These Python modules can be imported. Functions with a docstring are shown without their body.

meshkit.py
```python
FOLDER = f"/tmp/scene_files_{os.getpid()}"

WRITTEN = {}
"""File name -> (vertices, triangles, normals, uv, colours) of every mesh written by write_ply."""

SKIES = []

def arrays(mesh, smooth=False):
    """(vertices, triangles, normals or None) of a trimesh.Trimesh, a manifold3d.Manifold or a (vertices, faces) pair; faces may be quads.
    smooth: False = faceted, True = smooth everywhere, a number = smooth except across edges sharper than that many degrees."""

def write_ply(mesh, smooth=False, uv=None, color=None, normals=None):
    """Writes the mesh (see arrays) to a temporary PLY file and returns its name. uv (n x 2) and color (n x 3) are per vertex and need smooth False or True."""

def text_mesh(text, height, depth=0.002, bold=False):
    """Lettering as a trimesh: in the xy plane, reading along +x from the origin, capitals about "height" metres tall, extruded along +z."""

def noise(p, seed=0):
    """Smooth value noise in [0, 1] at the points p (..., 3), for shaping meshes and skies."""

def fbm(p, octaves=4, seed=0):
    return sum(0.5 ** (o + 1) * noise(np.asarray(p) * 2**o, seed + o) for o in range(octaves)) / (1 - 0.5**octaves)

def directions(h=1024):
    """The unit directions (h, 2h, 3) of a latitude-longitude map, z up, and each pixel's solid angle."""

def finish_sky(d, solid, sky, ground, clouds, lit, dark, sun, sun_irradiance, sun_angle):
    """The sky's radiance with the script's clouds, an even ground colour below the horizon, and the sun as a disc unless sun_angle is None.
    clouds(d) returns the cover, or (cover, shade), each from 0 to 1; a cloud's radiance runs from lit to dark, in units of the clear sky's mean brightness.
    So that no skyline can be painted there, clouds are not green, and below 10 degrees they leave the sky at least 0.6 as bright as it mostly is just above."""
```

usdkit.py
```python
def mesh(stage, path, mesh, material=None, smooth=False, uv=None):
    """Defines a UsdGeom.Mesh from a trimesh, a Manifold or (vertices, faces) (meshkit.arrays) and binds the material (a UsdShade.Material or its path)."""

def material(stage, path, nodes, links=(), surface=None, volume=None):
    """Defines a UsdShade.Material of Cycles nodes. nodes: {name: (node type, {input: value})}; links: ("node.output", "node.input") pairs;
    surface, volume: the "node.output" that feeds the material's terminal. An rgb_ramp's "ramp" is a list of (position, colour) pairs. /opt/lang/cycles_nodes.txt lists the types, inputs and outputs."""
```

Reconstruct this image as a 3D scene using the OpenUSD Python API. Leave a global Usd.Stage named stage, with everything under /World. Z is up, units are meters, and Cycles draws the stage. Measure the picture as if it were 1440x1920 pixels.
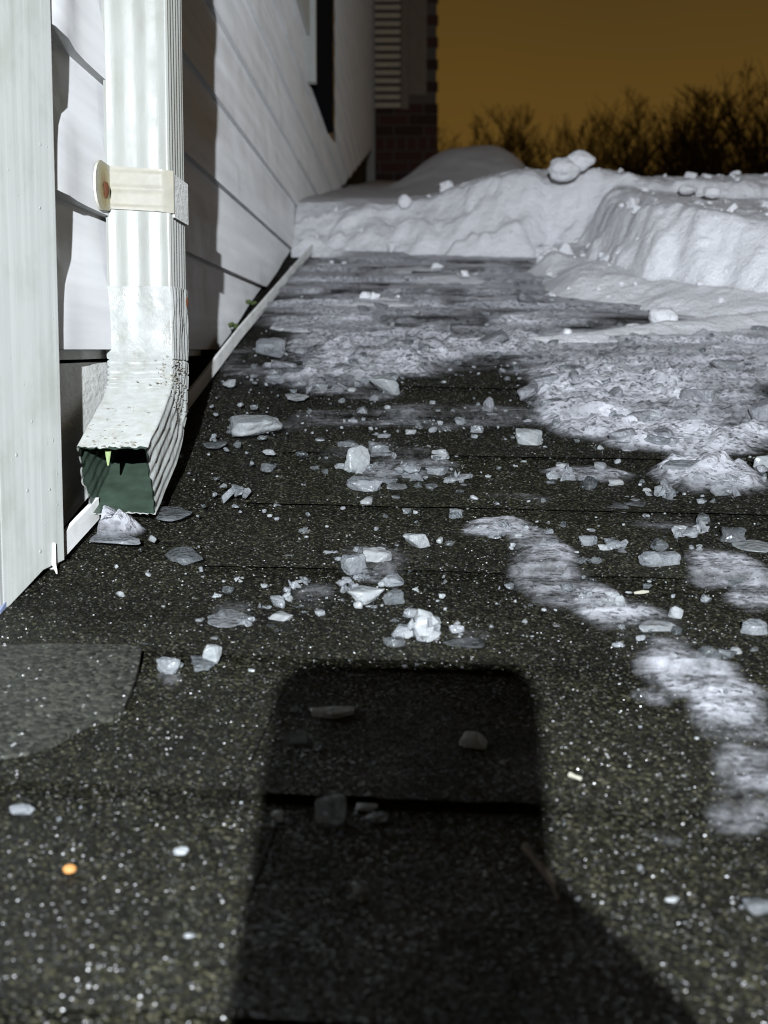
import math, random
import numpy as np, trimesh, usdkit, meshkit
import manifold3d as m3
from pxr import Usd, UsdGeom, UsdLux, UsdShade, Gf, Sdf, Vt

stage = Usd.Stage.CreateInMemory()
UsdGeom.SetStageUpAxis(stage, "Z")
UsdGeom.SetStageMetersPerUnit(stage, 1.0)
world = UsdGeom.Xform.Define(stage, "/World")
stage.SetDefaultPrim(world.GetPrim())
UsdGeom.Scope.Define(stage, "/World/Looks")

# ------------------------------------------------------------------ camera (phone, 2x lens), hand height above a low-slope roof
F_PX, W_PX = 2700.0, 1440.0
PITCH, YAW = -math.atan(305 / F_PX), math.atan(37 / F_PX)
TH = math.radians(9.27); S = math.tan(TH); CT, ST = math.cos(TH), math.sin(TH)
HPERP = 0.280
HC = HPERP / CT
KS = HPERP / 0.268          # scale of the plan measurements
DZ = HC - 0.2715
C = np.array([0, 0, HC])
fw = np.array([-math.sin(YAW) * math.cos(PITCH), math.cos(YAW) * math.cos(PITCH), math.sin(PITCH)])
rt = np.array([math.cos(YAW), math.sin(YAW), 0.0])
up = np.cross(rt, fw)
cam = UsdGeom.Camera.Define(stage, "/World/camera")
mtx = np.eye(4); mtx[0, :3], mtx[1, :3], mtx[2, :3], mtx[3, :3] = rt, up, -fw, C
cam.AddTransformOp().Set(Gf.Matrix4d(mtx.tolist()))
cam.CreateHorizontalApertureAttr(24.0)
cam.CreateVerticalApertureAttr(32.0)
cam.CreateFocalLengthAttr(24.0 * F_PX / W_PX)
cam.CreateFStopAttr(13.0)
cam.CreateFocusDistanceAttr(1.03)
cam.CreateClippingRangeAttr(Gf.Vec2f(0.02, 1000))
cam.CreateExposureAttr(0.0)

# ------------------------------------------------------------------ sky: overcast night lit from below by the town
dome = UsdLux.DomeLight.Define(stage, "/World/sky")
sky = usdkit.material(stage, "/World/Looks/sky", {
    "tc": ("texture_coordinate", {}), "sep": ("separate_xyz", {}),
    "n": ("noise_texture", {"scale": 3.0, "detail": 3.0}),
    "wob": ("math", {"math_type": "multiply_add", "value2": 0.10, "value3": -0.05}),
    "h": ("math", {"math_type": "add"}),
    "r": ("rgb_ramp", {"ramp": [(0.0, (0.115, 0.064, 0.0135)), (0.08, (0.125, 0.070, 0.0145)), (0.16, (0.108, 0.060, 0.0125)), (0.25, (0.074, 0.043, 0.0105)), (0.40, (0.022, 0.014, 0.005)), (0.7, (0.009, 0.007, 0.004)), (1.0, (0.006, 0.005, 0.004))]}),
    "st": ("sky_texture", {"sky_type": "single_scattering", "sun_disc": False, "sun_elevation": -0.2, "sun_rotation": 0.0}),
    "add": ("mix_color", {"blend_type": "add", "fac": 0.05, "use_clamp": False}),
    "bg": ("background_shader", {"strength": 0.93})},
    [("tc.generated", "sep.vector"), ("tc.generated", "n.vector"), ("n.fac", "wob.value1"), ("sep.z", "h.value1"), ("wob.value", "h.value2"), ("h.value", "r.fac"),
     ("r.color", "add.a"), ("st.color", "add.b"), ("add.result", "bg.color")], surface="bg.background")
UsdShade.MaterialBindingAPI.Apply(dome.GetPrim()).Bind(sky)
dome.GetPrim().SetCustomDataByKey("kind", "structure")
LAMP = np.array([-0.02, -0.70, 0.466])     # the worker's head torch, which throws the phone's shadow; the light itself is made with the torch
LAMP_INTENSITY = 480000.0

# ------------------------------------------------------------------ helpers
names = {}
def numbered(parent, name):
    k = (parent, name)
    names[k] = names.get(k, -1) + 1
    return f"{parent}/{name}" + (f"_{names[k]:03d}" if names[k] else "")
def tag(o, label=None, cat=None, group=None, kind=None):
    for k, v in (("label", label), ("category", cat), ("group", group), ("kind", kind)):
        if v: o.SetCustomDataByKey(k, v)
    return o
def P(o): return "/World" if o is None else str(o.GetPath())
def obj(name, mesh, material, parent=None, smooth=False):
    return usdkit.mesh(stage, numbered(P(parent), name), mesh, material, smooth).GetPrim()
def thing(name, label=None, cat=None, group=None, kind=None, parent=None, loc=None):
    x = UsdGeom.Xform.Define(stage, numbered(P(parent), name))
    if loc is not None: x.AddTranslateOp().Set(Gf.Vec3d(*map(float, loc)))
    return tag(x.GetPrim(), label, cat, group, kind)
def mat(name, nodes, links, surface="p.BSDF"):
    return usdkit.material(stage, "/World/Looks/" + name, nodes, links, surface=surface)
def box(x0, x1, y0, y1, z0, z1):
    m = trimesh.creation.box([x1 - x0, y1 - y0, z1 - z0]); m.apply_translation([(x0 + x1) / 2, (y0 + y1) / 2, (z0 + z1) / 2]); return m
def rbox(x0, x1, y0, y1, z0, z1, r):
    pts = [[a + sa * r, b + sb * r, c + sc * r] for a, sa in ((x0, 1), (x1, -1)) for b, sb in ((y0, 1), (y1, -1)) for c, sc in ((z0, 1), (z1, -1))]
    sp = trimesh.creation.icosphere(1, r).vertices
    return trimesh.convex.convex_hull(np.vstack([sp + p for p in pts]))
def cat_(ms): return trimesh.util.concatenate(ms)
def sstep(a, b, x):
    t = np.clip((np.asarray(x, float) - a) / (b - a), 0, 1); return t * t * (3 - 2 * t)
def fbm(p, o=4, s=0): return meshkit.fbm(np.asarray(p, float) + 500.0, o, s)
def f2(x, y, sc, o=4, s=0):
    return fbm(np.stack([x * sc, y * sc, np.zeros_like(x) + 0.37], -1), o, s)
def project(p):
    v = np.asarray(p, float) - C; z = v @ fw
    return W_PX / 2 + F_PX * (v @ rt) / z, 960 - F_PX * (v @ up) / z
def roof_at(px, py, t=0.0):
    d = fw + rt * (px - W_PX / 2) / F_PX + up * (960 - py) / F_PX
    n = np.array([0, -ST, CT]); return C + d * (t - n @ C) / (n @ d)
def ray_y(px, py, y):
    d = fw + rt * (px - W_PX / 2) / F_PX + up * (960 - py) / F_PX
    return C + d * (y - C[1]) / d[1]
def tube(points, radii, sides=8, cap=True):
    p = np.asarray(points, float); n = len(p); r = np.broadcast_to(radii, (n,))
    t = np.gradient(p, axis=0); t /= np.linalg.norm(t, axis=1, keepdims=True) + 1e-12
    a = np.cross(t, np.where(np.abs(t[:, 2:]) < 0.9, [0, 0, 1.0], [1.0, 0, 0])); a /= np.linalg.norm(a, axis=1, keepdims=True) + 1e-12
    b = np.cross(t, a); ang = np.arange(sides) * 2 * np.pi / sides
    v = (p[:, None] + r[:, None, None] * (np.cos(ang)[None, :, None] * a[:, None] + np.sin(ang)[None, :, None] * b[:, None])).reshape(-1, 3)
    i, j = np.meshgrid(np.arange(n - 1), np.arange(sides), indexing="ij"); k = (j + 1) % sides
    q = np.stack([i * sides + j, i * sides + k, (i + 1) * sides + k, (i + 1) * sides + j], -1).reshape(-1, 4)
    f = np.vstack([q[:, [0, 1, 2]], q[:, [0, 2, 3]]])
    if cap:
        v = np.vstack([v, p[0], p[-1]]); m = n * sides; jj = np.arange(sides); kk = (jj + 1) % sides
        f = np.vstack([f, np.stack([np.full(sides, m), kk, jj], 1), np.stack([np.full(sides, m + 1), (n - 1) * sides + jj, (n - 1) * sides + kk], 1)])
    return trimesh.Trimesh(v, f, process=False)
def grid_mesh(V, keep=None):
    """V (n, m, 3) -> mesh of the quads (kept ones), unused vertices dropped; returns (mesh, vertex index)."""
    n, m = V.shape[:2]
    i, j = np.meshgrid(np.arange(n - 1), np.arange(m - 1), indexing="ij")
    q = np.stack([i * m + j, i * m + j + 1, (i + 1) * m + j + 1, (i + 1) * m + j], -1)
    if keep is not None: q = q[keep]
    q = q.reshape(-1, 4)
    used, inv = np.unique(q, return_inverse=True)
    q = inv.reshape(-1, 4)
    return trimesh.Trimesh(V.reshape(-1, 3)[used], np.vstack([q[:, [0, 1, 2]], q[:, [0, 2, 3]]]), process=False), used

# ------------------------------------------------------------------ materials
def painted(name, col, dirt, rough=0.4, grain=(40, 40, 6), bump=0.15, scale=60, dirt_amt=0.35, spec=0.5):
    return mat(name, {
        "g": ("geometry", {}), "map": ("mapping", {"scale": grain}),
        "n": ("noise_texture", {"scale": 1.0, "detail": 5.0, "roughness": 0.6}),
        "n2": ("noise_texture", {"scale": float(scale) * 0.25, "detail": 6.0, "roughness": 0.65}),
        "r": ("rgb_ramp", {"ramp": [(0.0, dirt), (0.36, tuple(0.5 * (a + b) for a, b in zip(col, dirt))), (0.52, col), (1.0, tuple(min(1, c * 1.06) for c in col))]}),
        "mx": ("mix_color", {"fac": dirt_amt, "a": col}),
        "n3": ("noise_texture", {"scale": float(scale) * 6, "detail": 3.0}),
        "b1": ("bump", {"strength": bump, "distance": 0.002}), "b2": ("bump", {"strength": bump * 0.6, "distance": 0.0006}),
        "rr": ("map_range", {"from_min": 0.3, "from_max": 0.7, "to_min": rough - 0.1, "to_max": rough + 0.2}),
        "gv": ("map_range", {"from_min": 0.3, "from_max": 0.7, "to_min": 0.86, "to_max": 1.08}), "gm": ("vector_math", {"math_type": "scale"}),
        "p": ("principled_bsdf", {"roughness": rough, "specular_ior_level": spec, "diffuse_roughness": 1.0})},
        [("g.position", "map.vector"), ("map.vector", "n.vector"), ("g.position", "n2.vector"), ("n2.fac", "r.fac"), ("r.color", "mx.b"), ("n.fac", "gv.value"), ("mx.result", "gm.vector1"), ("gv.result", "gm.scale"), ("gm.vector", "p.base_color"),
         ("g.position", "n3.vector"), ("n.fac", "b1.height"), ("n3.fac", "b2.height"), ("b1.normal", "b2.normal"), ("b2.normal", "p.normal"), ("n2.fac", "rr.value"), ("rr.result", "p.roughness")])

M = {}
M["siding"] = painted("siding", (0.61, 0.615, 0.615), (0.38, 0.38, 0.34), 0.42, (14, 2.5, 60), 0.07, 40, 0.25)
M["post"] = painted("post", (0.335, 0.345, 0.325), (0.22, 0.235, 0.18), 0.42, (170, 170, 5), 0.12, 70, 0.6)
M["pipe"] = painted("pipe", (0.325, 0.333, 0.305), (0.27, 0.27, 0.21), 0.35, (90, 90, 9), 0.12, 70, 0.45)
M["elbow"] = painted("elbow", (0.36, 0.37, 0.35), (0.22, 0.21, 0.15), 0.4, (160, 160, 160), 0.3, 240, 0.6)
M["strap"] = painted("strap", (0.36, 0.345, 0.285), (0.45, 0.40, 0.26), 0.45, (60, 60, 60), 0.15, 90, 0.4)
M["flashing"] = painted("flashing", (0.55, 0.55, 0.535), (0.26, 0.25, 0.18), 0.45, (120, 20, 120), 0.2, 160, 0.6)
M["base_trim"] = painted("base_trim", (0.58, 0.585, 0.56), (0.36, 0.37, 0.30), 0.45, (12, 90, 260), 0.45, 60, 0.5)
def plain(name, col, rough=0.5, bump=0.0, scale=200, var=0.25, metal=0.0, spec=0.5):
    return mat(name, {"g": ("geometry", {}), "n": ("noise_texture", {"scale": float(scale), "detail": 4.0}),
        "mx": ("mix_color", {"a": tuple(c * (1 - var) for c in col), "b": tuple(min(1, c * (1 + var)) for c in col)}),
        "b": ("bump", {"strength": bump, "distance": 0.002}), "p": ("principled_bsdf", {"roughness": rough, "metallic": metal, "specular_ior_level": spec, "diffuse_roughness": 0.6})},
        [("g.position", "n.vector"), ("n.fac", "mx.fac"), ("mx.result", "p.base_color"), ("n.fac", "b.height"), ("b.normal", "p.normal")])
M["felt"] = plain("felt", (0.012, 0.012, 0.013), 0.8, 0.4)
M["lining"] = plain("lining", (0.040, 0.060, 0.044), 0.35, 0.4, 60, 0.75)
M["stem"] = plain("stem", (0.30, 0.38, 0.18), 0.4, 0.2)
M["membrane"] = plain("membrane", (0.20, 0.24, 0.36), 0.4, 0.2)
M["black_shutter"] = plain("black_shutter", (0.008, 0.0085, 0.011), 0.95, 0.2, spec=0.05)
M["rust"] = plain("rust", (0.09, 0.028, 0.008), 0.8, 0.5, 500)
M["stain"] = mat("rust_stain", {"g": ("geometry", {}), "c": ("vector_math", {"math_type": "distance", "vector2": (-0.2185, 1.062, 0.3885 + DZ)}),
    "n": ("noise_texture", {"scale": 220.0, "detail": 4.0}), "w": ("math", {"math_type": "multiply_add", "value2": 0.02, "value3": -0.010}), "a": ("math", {"math_type": "add"}),
    "mr": ("map_range", {"from_min": 0.0, "from_max": 0.024, "to_min": 0.0, "to_max": 1.0, "clamp": True}),
    "r": ("rgb_ramp", {"ramp": [(0.0, (0.16, 0.06, 0.015)), (0.3, (0.40, 0.26, 0.06)), (0.6, (0.54, 0.47, 0.22)), (1.0, (0.62, 0.60, 0.50))]}),
    "p": ("principled_bsdf", {"roughness": 0.5})},
    [("g.position", "c.vector1"), ("g.position", "n.vector"), ("n.fac", "w.value1"), ("c.value", "a.value1"), ("w.value", "a.value2"), ("a.value", "mr.value"), ("mr.result", "r.fac"), ("r.color", "p.base_color")])
M["moss"] = plain("moss", (0.07, 0.10, 0.03), 0.9, 0.8, 900, 0.5)
M["grit"] = plain("grit", (0.24, 0.23, 0.19), 0.8, 0.8, 900, 0.6)
M["leaf"] = plain("leaf", (0.36, 0.17, 0.05), 0.6, 0.3)
M["straw"] = plain("straw", (0.30, 0.29, 0.23), 0.6, 0.3)
M["twig"] = plain("twig", (0.10, 0.075, 0.05), 0.8, 0.6, 600, 0.5)

def shingle_mat(name, stops, k=2.8, cell=760.0, rough=0.33, bump=0.7, gloss=0.036):
    return mat(name, {
        "g": ("geometry", {}),
        "v": ("voronoi_texture", {"scale": cell}),                                     # one cell = one granule
        "sc": ("separate_color", {}), "r": ("rgb_ramp", {"ramp": stops}),
        "big": ("noise_texture", {"scale": 9.0, "detail": 5.0, "roughness": 0.6}),
        "br": ("map_range", {"from_min": 0.3, "from_max": 0.7, "to_min": 0.65, "to_max": 1.3}),
        "col": ("vector_math", {"math_type": "scale"}),
        "off": ("vector_math", {"math_type": "subtract", "vector2": (0.5, 0.5, 0.5)}),
        "tilt": ("vector_math", {"math_type": "scale", "scale": k}), "tilt_d": ("vector_math", {"math_type": "scale", "scale": k * 0.3}),
        "inv": ("math", {"math_type": "subtract", "value1": 1.0}),
        "b": ("bump", {"strength": bump, "distance": 0.0007}),
        "nn": ("vector_math", {"math_type": "add"}), "nz": ("vector_math", {"math_type": "normalize"}),
        "nd": ("vector_math", {"math_type": "add"}), "nzd": ("vector_math", {"math_type": "normalize"}),
        "wet": ("noise_texture", {"scale": 22.0, "detail": 4.0}),
        "rr": ("map_range", {"from_min": 0.35, "from_max": 0.65, "to_min": rough * 0.75, "to_max": rough * 1.5}),
        "gw": ("map_range", {"from_min": 0.35, "from_max": 0.65, "to_min": gloss * 1.5, "to_max": gloss * 0.4, "clamp": True}), "gc": ("combine_xyz", {}),
        "v2": ("voronoi_texture", {"scale": cell * 1.7}), "off2": ("vector_math", {"math_type": "subtract", "vector2": (0.5, 0.5, 0.5)}), "tilt2": ("vector_math", {"math_type": "scale", "scale": k}),
        "nn2": ("vector_math", {"math_type": "add"}), "nz2": ("vector_math", {"math_type": "normalize"}),
        "p": ("diffuse_bsdf", {"roughness": 0.25}), "gl": ("glossy_bsdf", {}), "gl2": ("glossy_bsdf", {"roughness": 0.29, "color": (gloss * 0.6,) * 3}), "ad": ("add_closure", {}), "ad2": ("add_closure", {})},
        [("g.position", "v.vector"), ("v.color", "sc.color"), ("sc.r", "r.fac"), ("g.position", "big.vector"), ("big.fac", "br.value"),
         ("r.color", "col.vector1"), ("br.result", "col.scale"), ("col.vector", "p.color"),
         ("v.color", "off.vector1"), ("off.vector", "tilt.vector1"), ("off.vector", "tilt_d.vector1"),
         ("v.distance", "inv.value2"), ("inv.value", "b.height"), ("b.normal", "nn.vector1"), ("tilt.vector", "nn.vector2"), ("nn.vector", "nz.vector1"), ("nz.vector", "gl.normal"),
         ("b.normal", "nd.vector1"), ("tilt_d.vector", "nd.vector2"), ("nd.vector", "nzd.vector1"), ("nzd.vector", "p.normal"),
         ("g.position", "v2.vector"), ("v2.color", "off2.vector1"), ("off2.vector", "tilt2.vector1"), ("g.normal", "nn2.vector1"), ("tilt2.vector", "nn2.vector2"), ("nn2.vector", "nz2.vector1"), ("nz2.vector", "gl2.normal"),
         ("g.position", "wet.vector"), ("wet.fac", "rr.value"), ("rr.result", "gl.roughness"), ("wet.fac", "gw.value"), ("gw.result", "gc.x"), ("gw.result", "gc.y"), ("gw.result", "gc.z"), ("gc.vector", "gl.color"),
         ("p.BSDF", "ad.closure1"), ("gl.BSDF", "ad.closure2"), ("ad.closure", "ad2.closure1"), ("gl2.BSDF", "ad2.closure2")], surface="ad2.closure")
dark = [(p_, tuple(0.43 * q_ * w_ for q_, w_ in zip(c_, (1.03, 1.02, 0.88)))) for p_, c_ in [(0.0, (0.007, 0.007, 0.006)), (0.4, (0.017, 0.017, 0.0135)), (0.7, (0.031, 0.031, 0.0215)), (0.88, (0.055, 0.054, 0.036)), (0.96, (0.12, 0.115, 0.078)), (1.0, (0.24, 0.23, 0.18))]]
M["shingle"] = shingle_mat("shingle", dark)
M["shingle_b"] = shingle_mat("shingle_dark", [(p, tuple(c * 0.9 for c in col)) for p, col in dark])
M["shingle_c"] = shingle_mat("shingle_olive", [(p, (c[0] * 1.06, c[1] * 1.07, c[2] * 1.0)) for p, c in dark])
M["worn"] = shingle_mat("shingle_worn", [(0.0, (0.012, 0.0125, 0.0105)), (0.5, (0.026, 0.027, 0.022)), (1.0, (0.055, 0.055, 0.044))], 1.6, 420.0, 0.3, 1.0, 0.035)

def ice_mat(name, col, rough, trans, bump=0.6, scale=160.0, clear=0.0):
    return mat(name, {"g": ("geometry", {}), "n": ("noise_texture", {"scale": scale, "detail": 4.0, "roughness": 0.6}),
        "v": ("voronoi_texture", {"scale": scale * 2.2}), "mxh": ("math", {"math_type": "multiply_add", "value2": 0.6}),
        "n2": ("noise_texture", {"scale": scale * 0.35, "detail": 4.0}),
        "cr": ("rgb_ramp", {"ramp": [(0.25, tuple(c * 0.62 for c in col)), (0.5, col), (0.75, tuple(min(0.9, c * 1.2) for c in col))]}),
        "b": ("bump", {"strength": bump, "distance": 0.0035}),
        "p": ("principled_bsdf", {"roughness": rough, "ior": 1.31, "specular_ior_level": 0.7}),
        "tl": ("translucent_bsdf", {}), "m1": ("mix_closure", {"fac": 0.42}),
        "gl": ("glass_bsdf", {"color": (0.86, 0.9, 0.92), "roughness": 0.2, "IOR": 1.31}),
        "rt": ("map_range", {"from_min": 0.35, "from_max": 0.65, "to_min": max(0.0, trans - 0.25), "to_max": min(1.0, trans + 0.25), "clamp": True}),
        "m2": ("mix_closure", {})},
        [("g.position", "n.vector"), ("g.position", "v.vector"), ("v.distance", "mxh.value1"), ("n.fac", "mxh.value3"), ("mxh.value", "b.height"), ("b.normal", "p.normal"), ("b.normal", "gl.normal"),
         ("g.position", "n2.vector"), ("n2.fac", "cr.fac"), ("cr.color", "p.base_color"), ("cr.color", "tl.color"), ("p.BSDF", "m1.closure1"), ("tl.BSDF", "m1.closure2"),
         ("n2.fac", "rt.value"), ("rt.result", "m2.fac"), ("m1.closure", "m2.closure1"), ("gl.BSDF", "m2.closure2")], surface="m2.closure")
M["ice_pale"] = ice_mat("ice_pale", (0.56, 0.585, 0.59), 0.22, 0.30, 0.4, 110.0)
M["ice_frost"] = ice_mat("ice_frosted", (0.48, 0.50, 0.52), 0.16, 0.46, 0.42, 150.0)
M["ice_slush"] = ice_mat("ice_slush", (0.42, 0.43, 0.455), 0.28, 0.12, 0.6, 150.0)
M["ice_clear"] = ice_mat("ice_clear", (0.36, 0.38, 0.39), 0.14, 0.70, 0.6, 120.0)
M["snow"] = mat("snow", {"g": ("geometry", {}), "n": ("noise_texture", {"scale": 38.0, "detail": 6.0, "roughness": 0.62}), "n2": ("noise_texture", {"scale": 420.0, "detail": 2.0}),
    "b": ("bump", {"strength": 0.7, "distance": 0.014}), "b2": ("bump", {"strength": 0.8, "distance": 0.003}),
    "p": ("principled_bsdf", {"base_color": (0.88, 0.89, 0.92), "roughness": 0.6, "diffuse_roughness": 0.25, "specular_ior_level": 0.3, "subsurface_weight": 0.12, "subsurface_scale": 0.012, "subsurface_radius": (1.0, 1.0, 1.0)})},
    [("g.position", "n.vector"), ("g.position", "n2.vector"), ("n.fac", "b.height"), ("n2.fac", "b2.height"), ("b.normal", "b2.normal"), ("b2.normal", "p.normal")])
M["snow_far"] = plain("snow_far", (0.78, 0.79, 0.82), 0.7, 0.3, 3, 0.06)
# thin ice and slush: its whiteness follows how much of it lies there (the mesh's own "cover")
M["slush"] = mat("slush", {"g": ("geometry", {}), "at": ("attribute", {"attribute": "cover"}),
    "n": ("noise_texture", {"scale": 130.0, "detail": 5.0, "roughness": 0.7}), "st": ("mapping", {"scale": (0.35, 1.6, 1.6)}), "n0": ("noise_texture", {"scale": 34.0, "detail": 5.0, "roughness": 0.65}),
    "v": ("voronoi_texture", {"scale": 300.0}), "off": ("vector_math", {"math_type": "subtract", "vector2": (0.5, 0.5, 0.5)}), "tilt": ("vector_math", {"math_type": "scale", "scale": 1.0}),
    "w": ("math", {"math_type": "multiply_add", "value2": 1.1, "value3": -0.15}), "w0": ("math", {"math_type": "multiply_add", "value2": 1.7, "value3": -0.25}), "a": ("math", {"math_type": "multiply"}), "a0": ("math", {"math_type": "multiply_add", "value2": 1.0}), "half": ("math", {"math_type": "multiply", "value2": 0.85}),
    "mr": ("map_range", {"range_type": "smoothstep", "from_min": 0.19, "from_max": 0.88, "to_min": 0.0, "to_max": 0.93, "clamp": True}),
    "cr": ("rgb_ramp", {"ramp": [(0.0, (0.23, 0.235, 0.245)), (0.5, (0.32, 0.325, 0.345)), (0.8, (0.43, 0.435, 0.465)), (1.0, (0.60, 0.61, 0.64))]}),
    "sc": ("math", {"math_type": "multiply", "value2": 0.72}),
    "b": ("bump", {"strength": 0.8, "distance": 0.006}), "nn": ("vector_math", {"math_type": "add"}), "nz": ("vector_math", {"math_type": "normalize"}),
    "p": ("principled_bsdf", {"roughness": 0.3, "ior": 1.31, "specular_ior_level": 0.6, "diffuse_roughness": 1.0}), "tr": ("transparent_bsdf", {}), "m": ("mix_closure", {})},
    [("g.position", "n.vector"), ("g.position", "st.vector"), ("st.vector", "n0.vector"), ("g.position", "v.vector"), ("v.color", "off.vector1"), ("off.vector", "tilt.vector1"),
     ("n.fac", "w.value1"), ("n0.fac", "w0.value1"), ("w.value", "a0.value1"), ("w0.value", "a0.value3"), ("a0.value", "half.value1"), ("at.fac", "a.value1"), ("half.value", "a.value2"), ("a.value", "mr.value"),
     ("a.value", "sc.value1"), ("sc.value", "cr.fac"), ("cr.color", "p.base_color"), ("n.fac", "b.height"), ("b.normal", "nn.vector1"), ("tilt.vector", "nn.vector2"), ("nn.vector", "nz.vector1"), ("nz.vector", "p.normal"),
     ("mr.result", "m.fac"), ("tr.BSDF", "m.closure1"), ("p.BSDF", "m.closure2")], surface="m.closure")
M["brick"] = plain("brick", (0.085, 0.035, 0.026), 0.85, 0.6, 60, 0.4)
M["brick_b"] = plain("brick_dark", (0.050, 0.024, 0.020), 0.85, 0.6, 60, 0.4)
M["mortar"] = plain("mortar", (0.14, 0.13, 0.115), 0.9, 0.4, 90)
M["louver"] = plain("louver", (0.66, 0.60, 0.48), 0.5, 0.2, 40)
M["trim_brown"] = plain("trim_brown", (0.24, 0.20, 0.15), 0.6, 0.2, 20)
M["bark"] = plain("bark", (0.035, 0.024, 0.014), 0.9, 0.5, 30)
M["glass_dark"] = plain("glass_dark", (0.01, 0.011, 0.013), 0.08, 0.0)

# ------------------------------------------------------------------ setting: ground far below, and the roof with its shingles
g = box(-300, 300, -300, 300, -4.6, -4.0)
tag(obj("ground", g, M["snow_far"]), "snow covered ground far below the roof", None, None, "structure")
roof = thing("roof", "low slope roof of dark wet asphalt shingles", None, None, "structure")
def slab(poly_xv, t0, t1, y_top=None):
    from shapely.geometry import Polygon
    m = trimesh.creation.extrude_polygon(Polygon(poly_xv), t1 - t0, engine="earcut")
    v = np.array(m.vertices); X, V, T = v[:, 0], v[:, 1], v[:, 2] + t0
    return trimesh.Trimesh(np.stack([X, V * CT - T * ST, V * ST + T * CT], 1), m.faces, process=False)
RIDGE = 3.02 / CT
obj("deck", slab([(-1.9, -2.3), (2.6, -2.3), (2.6, RIDGE), (-0.27, RIDGE), (-0.27, 0.80), (-1.9, 0.80)], -0.16, -0.004), M["shingle_b"], roof)
bk = [(-0.27, 3.03, 0.485), (2.6, 3.03, 0.485), (2.6, 9.5, -0.55), (-0.27, 9.5, -0.55)]
bv = np.array(bk + [(a, b, c - 0.16) for a, b, c in bk])
obj("rear_slope", (bv, np.array([[0, 1, 2], [0, 2, 3], [4, 6, 5], [4, 7, 6], [0, 4, 5], [0, 5, 1], [1, 5, 6], [1, 6, 2], [2, 6, 7], [2, 7, 3], [3, 7, 4], [3, 4, 0]])), M["shingle_b"], roof)

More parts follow.
